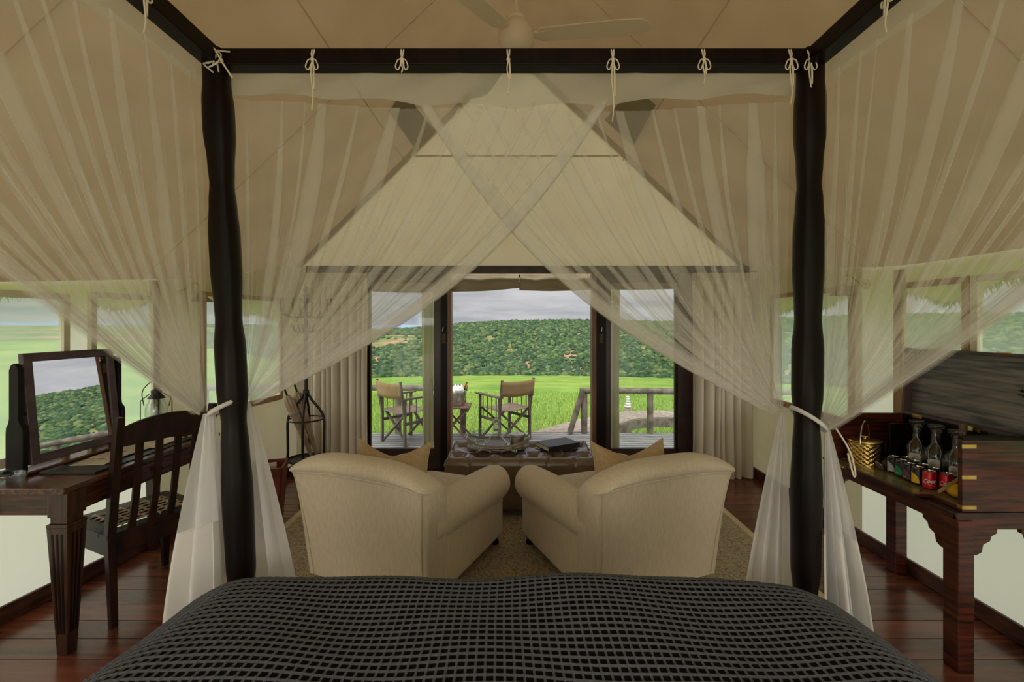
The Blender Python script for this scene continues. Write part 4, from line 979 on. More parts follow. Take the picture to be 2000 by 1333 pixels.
MB().lathe([(0, 0.006), (0.056, 0.006), (0.068, 0.034), (0.072, 0.036), (0.074, 0.034), (0.066, 0.0), (0.0, 0.0)], (0, 0, 0), 36).build('dish_bowl', GLASS, ash, smooth=30)
rb = MB()
for k in range(36):
    a = 2*PI*k/36; rb.tube([(0.0665*math.cos(a), 0.0665*math.sin(a), 0.004), (0.073*math.cos(a), 0.073*math.sin(a), 0.032)], 0.0025, 5)
rb.build('ribs', GLASS, ash, smooth=60)
MB().box((0, 0, 0.034), (0.055, 0.035, 0.012), rotz(0.5)).box((-0.01, 0.012, 0.046), (0.035, 0.03, 0.010), rotz(-0.4)).build('matchbox', LEATHK, ash, bevel=0.002)
ln = thing('storm_lantern', 'black wire storm lantern with glass chimney at the far end of the desk', 'lantern', (-2.33, 2.97, DT))
MB().lathe([(0, 0), (0.075, 0), (0.078, 0.01), (0.072, 0.035), (0.045, 0.05), (0.03, 0.055), (0.03, 0.075), (0, 0.08)], (0, 0, 0), 28).build('fuel_tank', IRON, ln, smooth=40)
MB().lathe([(0.028, 0.07), (0.075, 0.085), (0.078, 0.092), (0.055, 0.10), (0.05, 0.105), (0.05, 0.09)], (0, 0, 0), 28).build('burner', IRON, ln, smooth=40)
MB().lathe([(0.046, 0.10), (0.062, 0.14), (0.060, 0.19), (0.040, 0.24), (0.038, 0.25), (0.0365, 0.25), (0.0385, 0.24), (0.058, 0.19), (0.060, 0.14), (0.044, 0.10)], (0, 0, 0), 28).build('glass_chimney', GLASS, ln, smooth=60)
MB().lathe([(0, 0.10), (0.022, 0.10), (0.027, 0.13), (0.022, 0.16), (0.008, 0.185), (0, 0.19)], (0, 0, 0), 20).build('mantle', WHITE, ln, smooth=60)
MB().lathe([(0.05, 0.25), (0.03, 0.275), (0.03, 0.30), (0.012, 0.315), (0, 0.316)], (0, 0, 0), 24).build('cap', IRON, ln, smooth=40)
for k in range(4):
    a = PI/4 + k*PI/2; c, s = math.cos(a)*0.082, math.sin(a)*0.082
    MB().tube([(c*0.8, s*0.8, 0.01), (c, s, 0.08), (c, s, 0.24), (c*0.45, s*0.45, 0.28)], 0.003, 6).build('guard_wire', IRON, ln, smooth=60)
MB().tube(bez([(-0.082, 0, 0.2), (-0.09, 0, 0.30), (0, 0, 0.37), (0.09, 0, 0.30), (0.082, 0, 0.2)], 6), 0.003, 6).build('handle', IRON, ln, smooth=60)
bx2 = thing('stationery_box', 'small brown wooden box at the back of the desk behind the chair', 'box', (-2.17, 3.01, DT))
MB().b6(-0.06, 0.06, -0.05, 0.05, 0, 0.035).build('box_body', DESKW, bx2, bevel=0.003); MB().b6(-0.062, 0.062, -0.052, 0.052, 0.0355, 0.05).build('lid', DESKW, bx2, bevel=0.003)
nb_ = thing('magazine', 'pale printed magazine at the far end of the desk', 'magazine', (-2.055, 3.00, DT), R(3))
MB().b6(-0.045, 0.045, -0.07, 0.07, 0, 0.012).build('pages', PAPER, nb_, bevel=0.001); MB().b6(-0.046, 0.046, -0.071, 0.071, 0.0122, 0.0135).build('cover', mat('magazine_cover', srgb(196, 200, 206), srgb(120, 126, 132), rough=0.35, scale=30, stretch=(6, .5, 1)), nb_)

# ================================================================== DESK CHAIR (faces the desk)
ch = thing('desk_chair', 'dark wooden slat-back chair with laced rawhide seat at the desk', 'chair', (-2.10, 2.56, 0), R(65)); 
# local: +y is the way the chair faces, back legs at y=-0.2
lean = lambda z: -0.20 - (0.0 if z < 0.45 else (z - 0.45)*0.145)
W2 = 0.225
for s in (-1, 1):
    A = []
    for z, w in ((0, 0.030), (0.45, 0.038), (0.75, 0.036), (0.98, 0.034), (1.035, 0.032), (1.045, 0.026)):
        y = lean(z) - (0.03 if z == 0 else 0); d = 0.042 if z > 0.3 else 0.036
        A.append([(s*W2 - w/2, y - d/2, z), (s*W2 + w/2, y - d/2, z), (s*W2 + w/2, y + d/2, z), (s*W2 - w/2, y + d/2, z)])
    m = MB(); m.grid(A, cv=True, flip=False); n_ = len(A)*4; m.f.append((n_-4, n_-3, n_-2, n_-1)); m.m.append(0); m.f.append((3, 2, 1, 0)); m.m.append(0)
    q = m.build('back_leg', CHAIRW, ch, bevel=0.003); recalc(q)
    fl_ = MB(); fl_.box((s*W2, 0.19, 0.40), (0.052, 0.052, 0.10)); fl_.box((s*W2, 0.19, 0.343), (0.046, 0.046, 0.014)); fl_.box((s*W2, 0.19, 0.168), (0.050, 0.050, 0.336), tap=0.6); fl_.build('front_leg', CHAIRW, ch, bevel=0.003)
    MB().b6(s*W2 - 0.014, s*W2 + 0.014, -0.19, 0.19, 0.345, 0.43).build('side_rail', CHAIRW, ch, bevel=0.002)
# curved crest rail
A = []
for i in range(21):
    u = -1 + i/10; x = u*(W2 - 0.012); bow_ = 0.020*(1 - u*u); zt = 0.985 + 0.048*(1 - abs(u)**2.2); zb = 0.895 + 0.006*(1 - u*u)
    y = lean(0.96) - bow_; A.append([(x, y - 0.011, zb), (x, y - 0.011, zt), (x, y + 0.011, zt), (x, y + 0.011, zb)])
m = MB(); m.grid(A, cv=True); m.f += [(0, 1, 2, 3), (80, 83, 82, 81)]; m.m += [0, 0]; q = m.build('crest_rail', CHAIRW, ch, smooth=40, bevel=0.003); recalc(q)
for i in range(4):
    x = lerp(-0.135, 0.135, i/3); A = []
    for k in range(13):
        t = k/12; z = lerp(0.44, 0.90, t); y = lean(z) - 0.018*math.sin(PI*t)*0.6 - 0.012*t; A.append([(x - 0.016, y - 0.007, z), (x + 0.016, y - 0.007, z), (x + 0.016, y + 0.007, z), (x - 0.016, y + 0.007, z)])
    m = MB(); m.grid(A, cv=True); q = m.build('back_slat', CHAIRW, ch, smooth=40); recalc(q)
MB().b6(-W2, W2, -0.215, -0.185, 0.345, 0.43).build('back_rail', CHAIRW, ch, bevel=0.002); MB().b6(-W2, W2, 0.175, 0.205, 0.345, 0.43).build('front_rail', CHAIRW, ch, bevel=0.002)
sf = MB(); x1, y1 = 0.245, 0.215; xi, yi = 0.165, 0.135
sf.b6(-x1, x1, -y1, -yi, 0.43, 0.455); sf.b6(-x1, x1, yi, y1, 0.43, 0.455); sf.b6(-x1, -xi, -yi, yi, 0.43, 0.455); sf.b6(xi, x1, -yi, yi, 0.43, 0.455)
seat = sf.build('seat_frame', CHAIRW, ch, bevel=0.003)
for i in range(6):
    u = lerp(-0.145, 0.145, i/5)
    MB().tube([(u - 0.01, -yi - 0.02, 0.450), (u, -yi - 0.004, 0.460), (u, 0, 0.453), (u, yi + 0.004, 0.460), (u - 0.01, yi + 0.02, 0.450)], 0.0048, 6).build('seat_thong', THONG, seat, smooth=180)
    w = u*0.8
    MB().tube([(-xi - 0.02, w - 0.01, 0.450), (-xi - 0.004, w, 0.460), (0, w, 0.457), (xi + 0.004, w, 0.460), (xi + 0.02, w - 0.01, 0.450)], 0.0048, 6).build('seat_thong', THONG, seat, smooth=180)

# ================================================================== CURTAINS
def curtain(x0, x1, label, seed, side):
    t = thing('pleated_curtain', label, 'curtain', ((x0 + x1)/2, 4.42, 0.01), 0, 'cream curtains beside the glass doors'); O = ((x0 + x1)/2, 4.42, 0.01)
    rr = random.Random(seed); n_ = 8; ph = [rr.uniform(-0.5, 0.5) for _ in range(n_ + 2)]; am = [rr.uniform(0.6, 1.2) for _ in range(n_ + 2)]; A = []
    nz_ = 40; nx_ = 220
    for j in range(nz_ + 1):
        v = j/nz_; z = lerp(2.005, 0.012, v); row = []
        for i in range(nx_ + 1):
            u = i/nx_; f = max(0.0, min(n_ - 1e-6, n_*(u + 0.035*math.sin(2*PI*1.6*u + seed) - 0.035*math.sin(seed) + 0.02*math.sin(2*PI*3.3*u + 2*seed)*u*(1 - u)*4))); k = int(min(f, n_ - 1)); q = lerp(ph[k], ph[k+1], f - k); aa = lerp(am[k], am[k+1], f - k)
            sn_ = math.sin(2*PI*f + q*1.5*v); dep = 0.055*aa*math.copysign(abs(sn_)**0.75, sn_)*sstep(0.0, 0.12, v) + 0.014*math.sin(2*PI*f*3)*(1 - sstep(0.0, 0.10, v)) + 0.01*math.sin(6*v + f)*v
            wd = lerp(1.0, 0.97, math.sin(PI*v)); xx = lerp(x0, x1, 0.5 + (u - 0.5)*wd) + 0.012*math.cos(2*PI*f + q)*sstep(0, .15, v)
            row.append((xx, 4.43 + dep, z))
        A.append(row)
    MB().grid(A).build('drape', CURT, t, o=O, smooth=180)
    hd = MB(); nn = 44
    for i in range(nn):
        x = lerp(x0 + 0.008, x1 - 0.008, i/(nn - 1)); hd.tube([(x, 4.425, 1.93), (x + rr.uniform(-.003, .003), 4.405, 1.96), (x, 4.425, 2.005)], 0.005, 6)
    hd.build('gathered_heading', CURT, t, o=O, smooth=180)
    MB().tube([(x0 - 0.03, 4.45, 2.025), (x1 + 0.03, 4.45, 2.025)], 0.011, 10).build('curtain_rod', WOODZ, t, o=O, smooth=60)
curtain(-1.985, -1.425, 'cream pleated curtain left of the doors beside the coat stand', 3, -1)
curtain(1.735, 2.345, 'cream pleated curtain right of the doors in the corner', 8, 1)

# ================================================================== COAT STAND
cs = thing('coat_stand', 'black wrought-iron coat stand with curved hooks and umbrella cage', 'coat stand', (-1.86, 4.08, 0))
MB().tube([(0, 0, 0.86), (0, 0, 1.76)], 0.016, 12).build('pole', IRON, cs, smooth=60)
MB().lathe([(0.018, 1.76), (0.024, 1.77), (0.012, 1.79), (0.020, 1.81), (0.014, 1.835), (0.004, 1.85), (0, 1.87)], (0, 0, 0), 16).build('finial', IRON, cs, smooth=60)
MB().lathe([(0.016, 0.88), (0.026, 0.885), (0.026, 0.915), (0.016, 0.92)], (0, 0, 0), 16).build('collar', IRON, cs, smooth=40)
for k in range(8):
    a = k*PI/4 + 0.2; c, s = math.cos(a), math.sin(a); P = lambda r, z: (r*c, r*s, z)
    MB().tube(bez([P(0.014, 1.58), P(0.08, 1.565), P(0.16, 1.575), P(0.205, 1.62), P(0.215, 1.69), P(0.21, 1.74)], 6), 0.007, 8).build('hat_hook', IRON, cs, smooth=180)
    MB().tube(bez([P(0.014, 1.45), P(0.06, 1.435), P(0.10, 1.45), P(0.115, 1.485), P(0.128, 1.50)], 5), 0.006, 8).build('coat_hook', IRON, cs, smooth=180)
for k in range(4):
    a = k*PI/2 + 0.35; c, s = math.cos(a), math.sin(a); P = lambda r, z: (r*c, r*s, z)
    MB().tube(bez([P(0.02, 1.60), P(0.05, 1.64), P(0.055, 1.70), P(0.03, 1.73), P(0.022, 1.705), P(0.036, 1.69)], 6), 0.005, 8).build('scroll', IRON, cs, smooth=180)
    a = k*PI/2 + 0.25; c, s = math.cos(a), math.sin(a); P = lambda r, z: (r*c, r*s, z)
    MB().tube(bez([P(0.012, 0.90), P(0.045, 0.83), P(0.125, 0.72), P(0.15, 0.64), P(0.15, 0.50), P(0.15, 0.34), P(0.165, 0.28), P(0.215, 0.20), P(0.245, 0.09), P(0.262, 0.012)], 7), 0.0115, 10).build('leg_bar', IRON, cs, smooth=180)
for z, r in ((0.655, 0.15), (0.30, 0.158)): MB().tube([(r*math.cos(2*PI*k/40), r*math.sin(2*PI*k/40), z) for k in range(40)], 0.007, 8, closed=True).build('cage_ring', IRON, cs, smooth=180)
MB().lathe([(0, 0.29), (0.155, 0.29), (0.16, 0.30), (0.155, 0.31), (0.15, 0.297), (0, 0.296)], (0, 0, 0), 32).build('drip_tray', IRON, cs, smooth=40)
def umbrella(a, b, label):
    t = thing('umbrella', label, 'umbrella', b, 0, 'furled umbrellas in the coat stand'); a = Vector(a) - Vector(b); z = Vector((0, 0, 0)); L_ = lambda t_: z.lerp(a, t_)
    MB().tube([L_(0.0), L_(0.03)], 0.005, 8).build('ferrule', BLACKP, t, smooth=60)
    A = []; d = a.normalized(); xx = d.orthogonal().normalized(); yy = d.cross(xx)
    for i in range(19):
        q = i/18; r = (0.010 + 0.030*q**0.8)*(1 if q < 0.93 else lerp(1, 0.35, (q - 0.93)/0.07)); row = []
        for k in range(48):
            an = 2*PI*k/48 + q*1.2; rr = r*(1 + 0.22*math.cos(8*an)); row.append(tuple(L_(0.03 + 0.80*q) + (xx*math.cos(an) + yy*math.sin(an))*rr))
        A.append(row)
    MB().grid(A, cv=True).build('furled_canopy', UMBM, t, smooth=180)
    MB().tube([L_(0.60), L_(0.62)], 0.047, 16).build('strap', UMBM, t, smooth=60)
    MB().tube([L_(0.82), L_(0.92), L_(0.93), L_(1.0)], [0.008, 0.009, 0.013, 0.014], 12).build('handle', BLACKP, t, smooth=60)
umbrella((-2.035, 4.00, 0.99), (-1.80, 4.075, 0.302), 'beige furled umbrella leaning left in the coat stand')
umbrella((-1.985, 4.09, 1.02), (-1.775, 4.12, 0.302), 'beige furled umbrella behind the other one in the coat stand')
bn = thing('waste_bin', 'red-brown wooden waste bin half hidden behind the left armchair', 'bin', (-1.86, 3.42, 0.001), R(18))
w0, w1 = 0.10, 0.135
for k in range(4):
    a = k*PI/2; M_ = Matrix.Rotation(a, 4, 'Z')
    m = MB(); m.add([(-w0, -w0, 0.0), (w0, -w0, 0), (w1, -w1, 0.45), (-w1, -w1, 0.45), (-w0, -w0 + .012, 0.0), (w0, -w0 + .012, 0), (w1, -w1 + .012, 0.45), (-w1, -w1 + .012, 0.45)], [(0, 1, 2, 3), (7, 6, 5, 4), (0, 3, 7, 4), (1, 5, 6, 2), (3, 2, 6, 7), (0, 4, 5, 1)])
    m.v = [tuple(M_ @ Vector(p)) for p in m.v]; m.build('side_panel', REDW, bn)
MB().b6(-w0, w0, -w0, w0, 0.004, 0.016).build('bottom', REDW, bn)
np_ = thing('newspaper', 'folded pale paper sticking up inside the waste bin', 'paper', (-1.86, 3.42, 0.02), R(30))
MB().b6(-0.05, 0.07, -0.01, 0.012, 0, 0.435).build('folded_sheet', PAPER, np_)

# ================================================================== CEILING FAN
fn = thing('ceiling_fan', 'cream three-blade ceiling fan hanging from the tent ridge', 'ceiling fan', (0.012, 2.10, 2.74))
MB().lathe([(0, 0.0), (0.04, 0.006), (0.075, 0.035), (0.085, 0.075), (0.082, 0.11), (0.062, 0.145), (0.05, 0.155), (0.05, 0.17), (0.03, 0.185), (0.022, 0.21), (0.018, 0.23), (0.0, 0.235)], (0, 0, 0), 36).build('motor', FANW, fn, smooth=50)
MB().tube([(0, 0, 0.22), (0, 0, 0.95)], 0.010, 12).build('rod', FANW, fn, smooth=60)
MB().lathe([(0.02, 0.86), (0.06, 0.90), (0.06, 0.93), (0, 0.935)], (0, 0, 0), 24).build('ceiling_cup', FANW, fn, smooth=40)
for a in (R(-8), R(112), R(232)):
    pl = [(0.10, -0.03), (0.12, -0.045), (0.45, -0.052), (0.56, -0.045), (0.60, -0.01), (0.615, 0.03), (0.56, 0.052), (0.45, 0.055), (0.12, 0.045), (0.10, 0.03)]
    M_ = Matrix.Rotation(a, 4, 'Z') @ Matrix.Translation((0, 0, 0.09)) @ Matrix.Rotation(R(-4), 4, 'X')
    bd_ = MB().prism(pl, 0.006, M_).build('blade', FANW, fn, bevel=0.002)
    MB().prism([(0.07, -0.018), (0.15, -0.026), (0.15, 0.026), (0.07, 0.018)], 0.010, M_).build('blade_bracket', FANW, bd_)

# ================================================================== BAR CHEST ON STAND
sd = thing('bar_stand', 'dark wooden stand with carved brackets along the right wall', 'stand', (2.14, 2.36, 0)); SO = (2.14, 2.36, 0)
MB().b6(1.90, 2.36, 1.955, 2.80, 0.672, 0.690).build('stand_top', WOODD, sd, o=SO, bevel=0.004)
for b in ((1.915, 1.935, 1.97, 2.785), (2.335, 2.355, 1.97, 2.785)): MB().b6(b[0], b[1], b[2], b[3], 0.615, 0.672).build('apron', CHESTW, sd, o=SO, bevel=0.002)
for b in ((1.915, 2.355, 1.965, 1.985), (1.915, 2.355, 2.77, 2.79)): MB().b6(b[0], b[1], b[2], b[3], 0.615, 0.672).build('apron', CHESTW, sd, o=SO, bevel=0.002)
for x in (1.945, 2.33):
    for y in (1.99, 2.77):
        m = MB().b6(x - 0.036, x + 0.036, y - 0.036, y + 0.036, 0.0, 0.655); m.build('leg', CHESTW, sd, o=SO, bevel=0.005)
brk = [(0, 0), (0.11, 0), (0.108, -0.018), (0.085, -0.03), (0.078, -0.052), (0.05, -0.065), (0.042, -0.10), (0.02, -0.112), (0, -0.112)]
for x, y, vx, vy in ((1.977, 1.972, 1, 0), (1.925, 2.022, 0, 1), (2.30, 1.972, -1, 0), (1.925, 2.738, 0, -1)):
    M_ = Matrix(((vx, 0, vy, x), (vy, 0, -vx, y), (0, 1, 0, 0.617), (0, 0, 0, 1)))
    q = MB().prism(brk, 0.02, M_).build('bracket', CHESTW, sd, o=SO, bevel=0.002); recalc(q)
cb = thing('drinks_chest', 'dark wooden campaign drinks chest with brass straps and raised lid', 'chest', (2.14, 2.30, 0.6905)); CO = (2.14, 2.30, 0.6905)
ZB, ZT = 0.6905, 0.985; XF, XK = 1.945, 2.31
MB().b6(XF, XK, 1.965, 2.70, ZB, ZB + 0.018).build('bottom', CHESTW, cb, o=CO, bevel=0.002)
ne = MB().b6(1.935, XK, 1.962, 1.984, ZB, 1.005).build('end_panel', CHESTW, cb, o=CO, bevel=0.003)
for z in (0.712, 0.842, 0.975):
    MB().b6(1.933, 1.995, 1.9605, 1.9635, z - 0.008, z + 0.008).build('brass_strap', BRASS, ne, o=CO)
for z in (0.712,): MB().b6(1.9335, 1.9365, 1.9615, 1.984, z - 0.008, z + 0.008).build('brass_strap', BRASS, ne, o=CO)
MB().b6(1.936, XK, 1.9595, 1.985, 1.0, 1.018).build('end_moulding', WOODZ, ne, o=CO, bevel=0.003)
# far end panel with sloping front
M_ = Matrix(((1, 0, 0, 0), (0, 0, 1, 2.69), (0, 1, 0, 0), (0, 0, 0, 1)))
q = MB().prism([(1.872, ZB + 0.022), (XK, ZB + 0.022), (XK, 0.98), (2.04, 0.98), (1.90, 0.905), (1.872, 0.87)], 0.02, M_).build('end_panel', CHESTW, cb, o=CO, bevel=0.002); recalc(q)
MB().b6(XK - 0.02, XK + 0.012, 1.985, 2.68, ZB, 0.978).build('back_panel', WOODZ, cb, o=CO, bevel=0.002)
fp = MB().b6(1.862, 1.944, 2.12, 2.70, ZB + 0.004, ZB + 0.020).build('drop_flap', CHESTW, cb, o=CO, bevel=0.003)
MB().b6(1.872, XK - 0.022, 2.125, 2.68, ZB + 0.0185, ZB + 0.0215).build('leather_lining', GREENL, cb, o=CO)
MB().b6(1.948, XK - 0.022, 1.985, 2.1245, ZB + 0.0185, ZB + 0.0215).build('leather_lining', GREENL, cb, o=CO)
MB().beam((1.975, 2.115, 0.722), (1.965, 1.988, 0.84), 0.004, 0.014).build('flap_stay', BRASS, fp, o=CO)
MB().b6(1.8595, 1.8625, 2.55, 2.60, ZB + 0.002, ZB + 0.012).build('hook_plate', BRASS, fp, o=CO)
MB().tube([(1.858, 2.57, 0.70), (1.845, 2.565, 0.695), (1.85, 2.545, 0.70)], 0.003, 6).build('hook', BRASS, fp, o=CO, smooth=60)
MB().b6(2.08, 2.288, 2.515, 2.527, ZB + 0.022, 0.955).build('divider', WOODZ, cb, o=CO, bevel=0.004)
# lid standing open
lt = R(3); LX, LZ = 2.292, 0.982
def lp(a, y, b): return (LX + 0.0 + b*math.cos(lt) + a*math.sin(lt), y, LZ + a*math.cos(lt) - b*math.sin(lt))
def lbox(m, a0, a1, y0, y1, b0, b1):
    P = [lp(a, y, b) for a in (a0, a1) for y in (y0, y1) for b in (b0, b1)]
    m.add(P, [(0, 1, 3, 2), (4, 6, 7, 5), (0, 4, 5, 1), (2, 3, 7, 6), (0, 2, 6, 4), (1, 5, 7, 3)])
LY0, LY1, LH, LD = 1.72, 2.69, 0.385, 0.045
m = MB(); lbox(m, 0.0, LH, LY0, LY1, LD, LD + 0.014); lidb = m.build('lid', LIDW, cb, o=CO); recalc(lidb)
m = MB(); lbox(m, 0, 0.016, LY0, LY1, -0.002, LD); lbox(m, LH - 0.016, LH, LY0, LY1, -0.002, LD); lbox(m, 0.016, LH - 0.016, LY0, LY0 + 0.016, -0.002, LD); lbox(m, 0.016, LH - 0.016, LY1 - 0.016, LY1, -0.002, LD)
q = m.build('lid_rim', EDGEW, lidb, o=CO, bevel=0.002); recalc(q)
for y in (2.58, 2.26, 2.0):
    m = MB(); lbox(m, -0.012, 0.008, y - 0.03, y + 0.03, -0.006, -0.002); q = m.build('brass_hinge', BRASS, lidb, o=CO); recalc(q)
m = MB(); lbox(m, LH, LH + 0.006, 2.13, 2.18, 0.005, 0.02); q = m.build('brass_catch', BRASS, lidb, o=CO); recalc(q)
em = MB(); cy, cz = 2.085, 0.205
def ep(u, w): return lp(cz + w, cy - u, LD - 0.0008)
for k in range(6):
    an = R(20 + k*28); em.tube([ep(-0.012 + 0.004*math.cos(an), 0.002 + 0.004*math.sin(an)), ep(-0.012 + 0.022*math.cos(an), 0.002 + 0.022*math.sin(an))], [0.0018, 0.0006], 6)
em.tube(bez([ep(-0.034, -0.012), ep(-0.02, -0.005), ep(-0.012, -0.016), ep(-0.004, -0.004), ep(0.004, -0.015), ep(0.012, -0.004), ep(0.018, -0.014), ep(0.026, -0.006), ep(0.034, -0.012)], 5), 0.0012, 6)
em.tube(bez([ep(-0.03, -0.018), ep(0, -0.021), ep(0.032, -0.017)], 6), 0.0009, 6)
em.build('carved_emblem', WOODZ, lidb, o=CO, smooth=180)

# ---- on the bar
BZ = ZB + 0.0218
ib = thing('ice_bucket', 'woven brass ice bucket with lid and tall hoop handle', 'ice bucket', (2.0, 2.59, BZ))
rings = []; rI = 0.082
for j in range(41):
    z = lerp(0.0, 0.125, j/40); row = []
    for k in range(96):
        a = 2*PI*k/96; wv = math.sin(z/0.0125*2*PI/2 + (PI if int(k/3) % 2 else 0)); rr = rI + 0.0022*wv*(1 if 0.008 < z < 0.117 else 0); row.append((rr*math.cos(a), rr*math.sin(a), z))
    rings.append(row)
m = MB(); m.grid(rings, cv=True, flip=True); m.f.append(tuple(range(96))); m.m.append(0); m.build('woven_body', BRASS, ib, smooth=60)
l_ = MB().lathe([(0.084, 0.125), (0.086, 0.129), (0.084, 0.135), (0.06, 0.139), (0.03, 0.141), (0, 0.142)], (0, 0, 0), 48).build('lid', BRASS, ib, smooth=40)
MB().lathe([(0.010, 0.141), (0.008, 0.148), (0.022, 0.153), (0.020, 0.158), (0, 0.160)], (0, 0, 0), 24).build('lid_knob', BRASS, l_, smooth=60)
hp = [(0.093*math.cos(a)*1.02, 0.0, 0.115 + 0.125*math.sin(a)) for a in np.linspace(0, PI, 25)]
MB().tube([tuple(rotz(R(40)) @ Vector(p)) for p in hp], 0.0035, 8).build('hoop_handle', STEEL, ib, smooth=180)
for s in (-1, 1): MB().lathe([(0, -0.006), (0.006, 0), (0, 0.006)], tuple(rotz(R(40)) @ Vector((s*0.093, 0, 0.113))), 10).build('handle_pin', BRASS, ib, smooth=60)
def tumbler(loc, label, h, r):
    t = thing('tumbler', label, 'glass', loc, 0, 'tumblers in the drinks chest')
    MB().lathe([(0, 0), (r*0.85, 0), (r, h), (r*0.95, h), (r*0.80, 0.012), (0, 0.010)], (0, 0, 0), 24).build('glass_wall', GLASS, t, smooth=40)
tumbler((2.14, 2.62, BZ), 'tall clear tumbler behind the brass ice bucket', 0.11, 0.033)
tumbler((2.215, 2.60, BZ), 'tall clear tumbler beside the chest divider', 0.11, 0.033)
jar = thing('glass_jar', 'small clear glass jar with knobbed lid between ice bucket and cans', 'jar', (2.045, 2.475, BZ))
MB().lathe([(0, 0), (0.028, 0), (0.034, 0.015), (0.034, 0.04), (0.028, 0.048), (0.031, 0.050), (0.012, 0.060), (0.006, 0.066), (0.010, 0.074), (0.006, 0.082), (0, 0.084)], (0, 0, 0), 24).build('glass_body', GLASS, jar, smooth=50)
MB().lathe([(0, 0.002), (0.026, 0.002), (0.030, 0.016), (0.030, 0.022), (0, 0.023)], (0, 0, 0), 20).build('contents', AMBER, jar, smooth=40)
op = thing('bottle_opener', 'silver disc coaster leaning beside the small glass jar', 'coaster', (1.985, 2.470, BZ + 0.0005))
m = MB().lathe([(0, -0.0015), (0.024, -0.0015), (0.025, 0), (0.024, 0.0015), (0, 0.0015)], (0, 0, 0.022), 24, Matrix.Rotation(R(62), 3, 'Y') ); m.build('disc', SILVER, op, smooth=40)
def decanter(loc, label, h, liq, rz):
    t = thing('spirit_decanter', label, 'decanter', loc, rz, 'stoppered spirit decanters')
    k = h/0.235
    MB().lathe([(0, 0.0), (0.048, 0.0), (0.054, 0.006), (0.055, 0.10*k), (0.050, 0.122*k), (0.030, 0.142*k), (0.0225, 0.152*k), (0.022, 0.20*k), (0.026, 0.206*k), (0.026, 0.210*k), (0.018, 0.210*k), (0.018, 0.152*k), (0.046, 0.12*k), (0.050, 0.10*k), (0.049, 0.008), (0, 0.006)], (0, 0, 0), 32).build('glass_body', GLASS, t, smooth=40)
    MB().lathe([(0, 0.0065), (0.0485, 0.0085), (0.0495, 0.085*k), (0, 0.0855*k)], (0, 0, 0), 28).build('spirit', liq, t, smooth=40)
    MB().lathe([(0.015, 0.195*k), (0.016, 0.212*k), (0.020, 0.216*k), (0.034, 0.220*k), (0.035, 0.226*k), (0.034, 0.232*k), (0, 0.2335*k)], (0, 0, 0), 28).build('disc_stopper', GLASS, t, smooth=30)
    tg = MB(); P = []
    for (a, z) in [(-0.42, 0.062), (-0.36, 0.052), (0.30, 0.050), (0.42, 0.060), (0.42, 0.082), (0.30, 0.092), (-0.36, 0.090), (-0.42, 0.082)]: P.append((-0.0585*math.cos(a), -0.0585*math.sin(a), z*k))
    tg.add(P, [tuple(range(8))]); tg_ = tg.build('name_tag', TAGM, t, solid=0.002)
    ink = MB()
    for z, w in ((0.078, 0.25), (0.070, 0.30), (0.063, 0.2)): ink.tube([(-0.0602*math.cos(a), -0.0602*math.sin(a), (z + 0.0015*math.sin(a*40))*k) for a in np.linspace(-w, w, 14)], 0.0007, 4)
    ink.build('tag_lettering', INK, tg_)
    MB().tube(bez([(-0.058, 0.02, 0.088*k), (-0.045, 0.02, 0.13*k), (-0.024, 0.0, 0.160*k), (-0.045, -0.025, 0.13*k), (-0.057, -0.022, 0.088*k)], 6), 0.0007, 6).build('tag_chain', SILVER, t, smooth=60)
    return t
decanter((2.166, 2.445, BZ), 'stoppered decanter of dark spirit, farthest of the three, by the divider', 0.278, LIQ, R(40))
decanter((2.166, 2.335, BZ), 'stoppered decanter with white tag, middle of the three behind the cans', 0.278, LIQ, R(40))
decanter((2.166, 2.222, BZ), 'stoppered decanter behind the red cans, nearest of the three', 0.275, LIQ, R(40))
decanter((2.130, 2.100, BZ), 'stoppered decanter mostly hidden behind the chest end panel', 0.270, AMBER, R(40))
def bottle(loc, label, h, mt, cap):
    t = thing('wine_bottle', label, 'bottle', loc, 0, 'bottles at the back of the drinks chest')
    MB().lathe([(0, 0), (0.036, 0), (0.037, 0.01), (0.037, h*0.62), (0.030, h*0.72), (0.014, h*0.80), (0.013, h*0.99), (0, h*0.99)], (0, 0, 0), 24).build('bottle_body', mt, t, smooth=40)
    MB().lathe([(0.0135, h*0.86), (0.0165, h*0.865), (0.0165, h), (0, h*1.002)], (0, 0, 0), 20).build('cap', cap, t, smooth=40)
bottle((2.251, 2.279, BZ), 'corked bottle neck rising behind the nearest decanters', 0.292, AMBER, mat('cork_cap', srgb(104, 88, 66), rough=0.6))
bottle((2.250, 2.135, BZ), 'black-capped bottle just behind the near chest end panel', 0.275, BOTG, BLACKP)
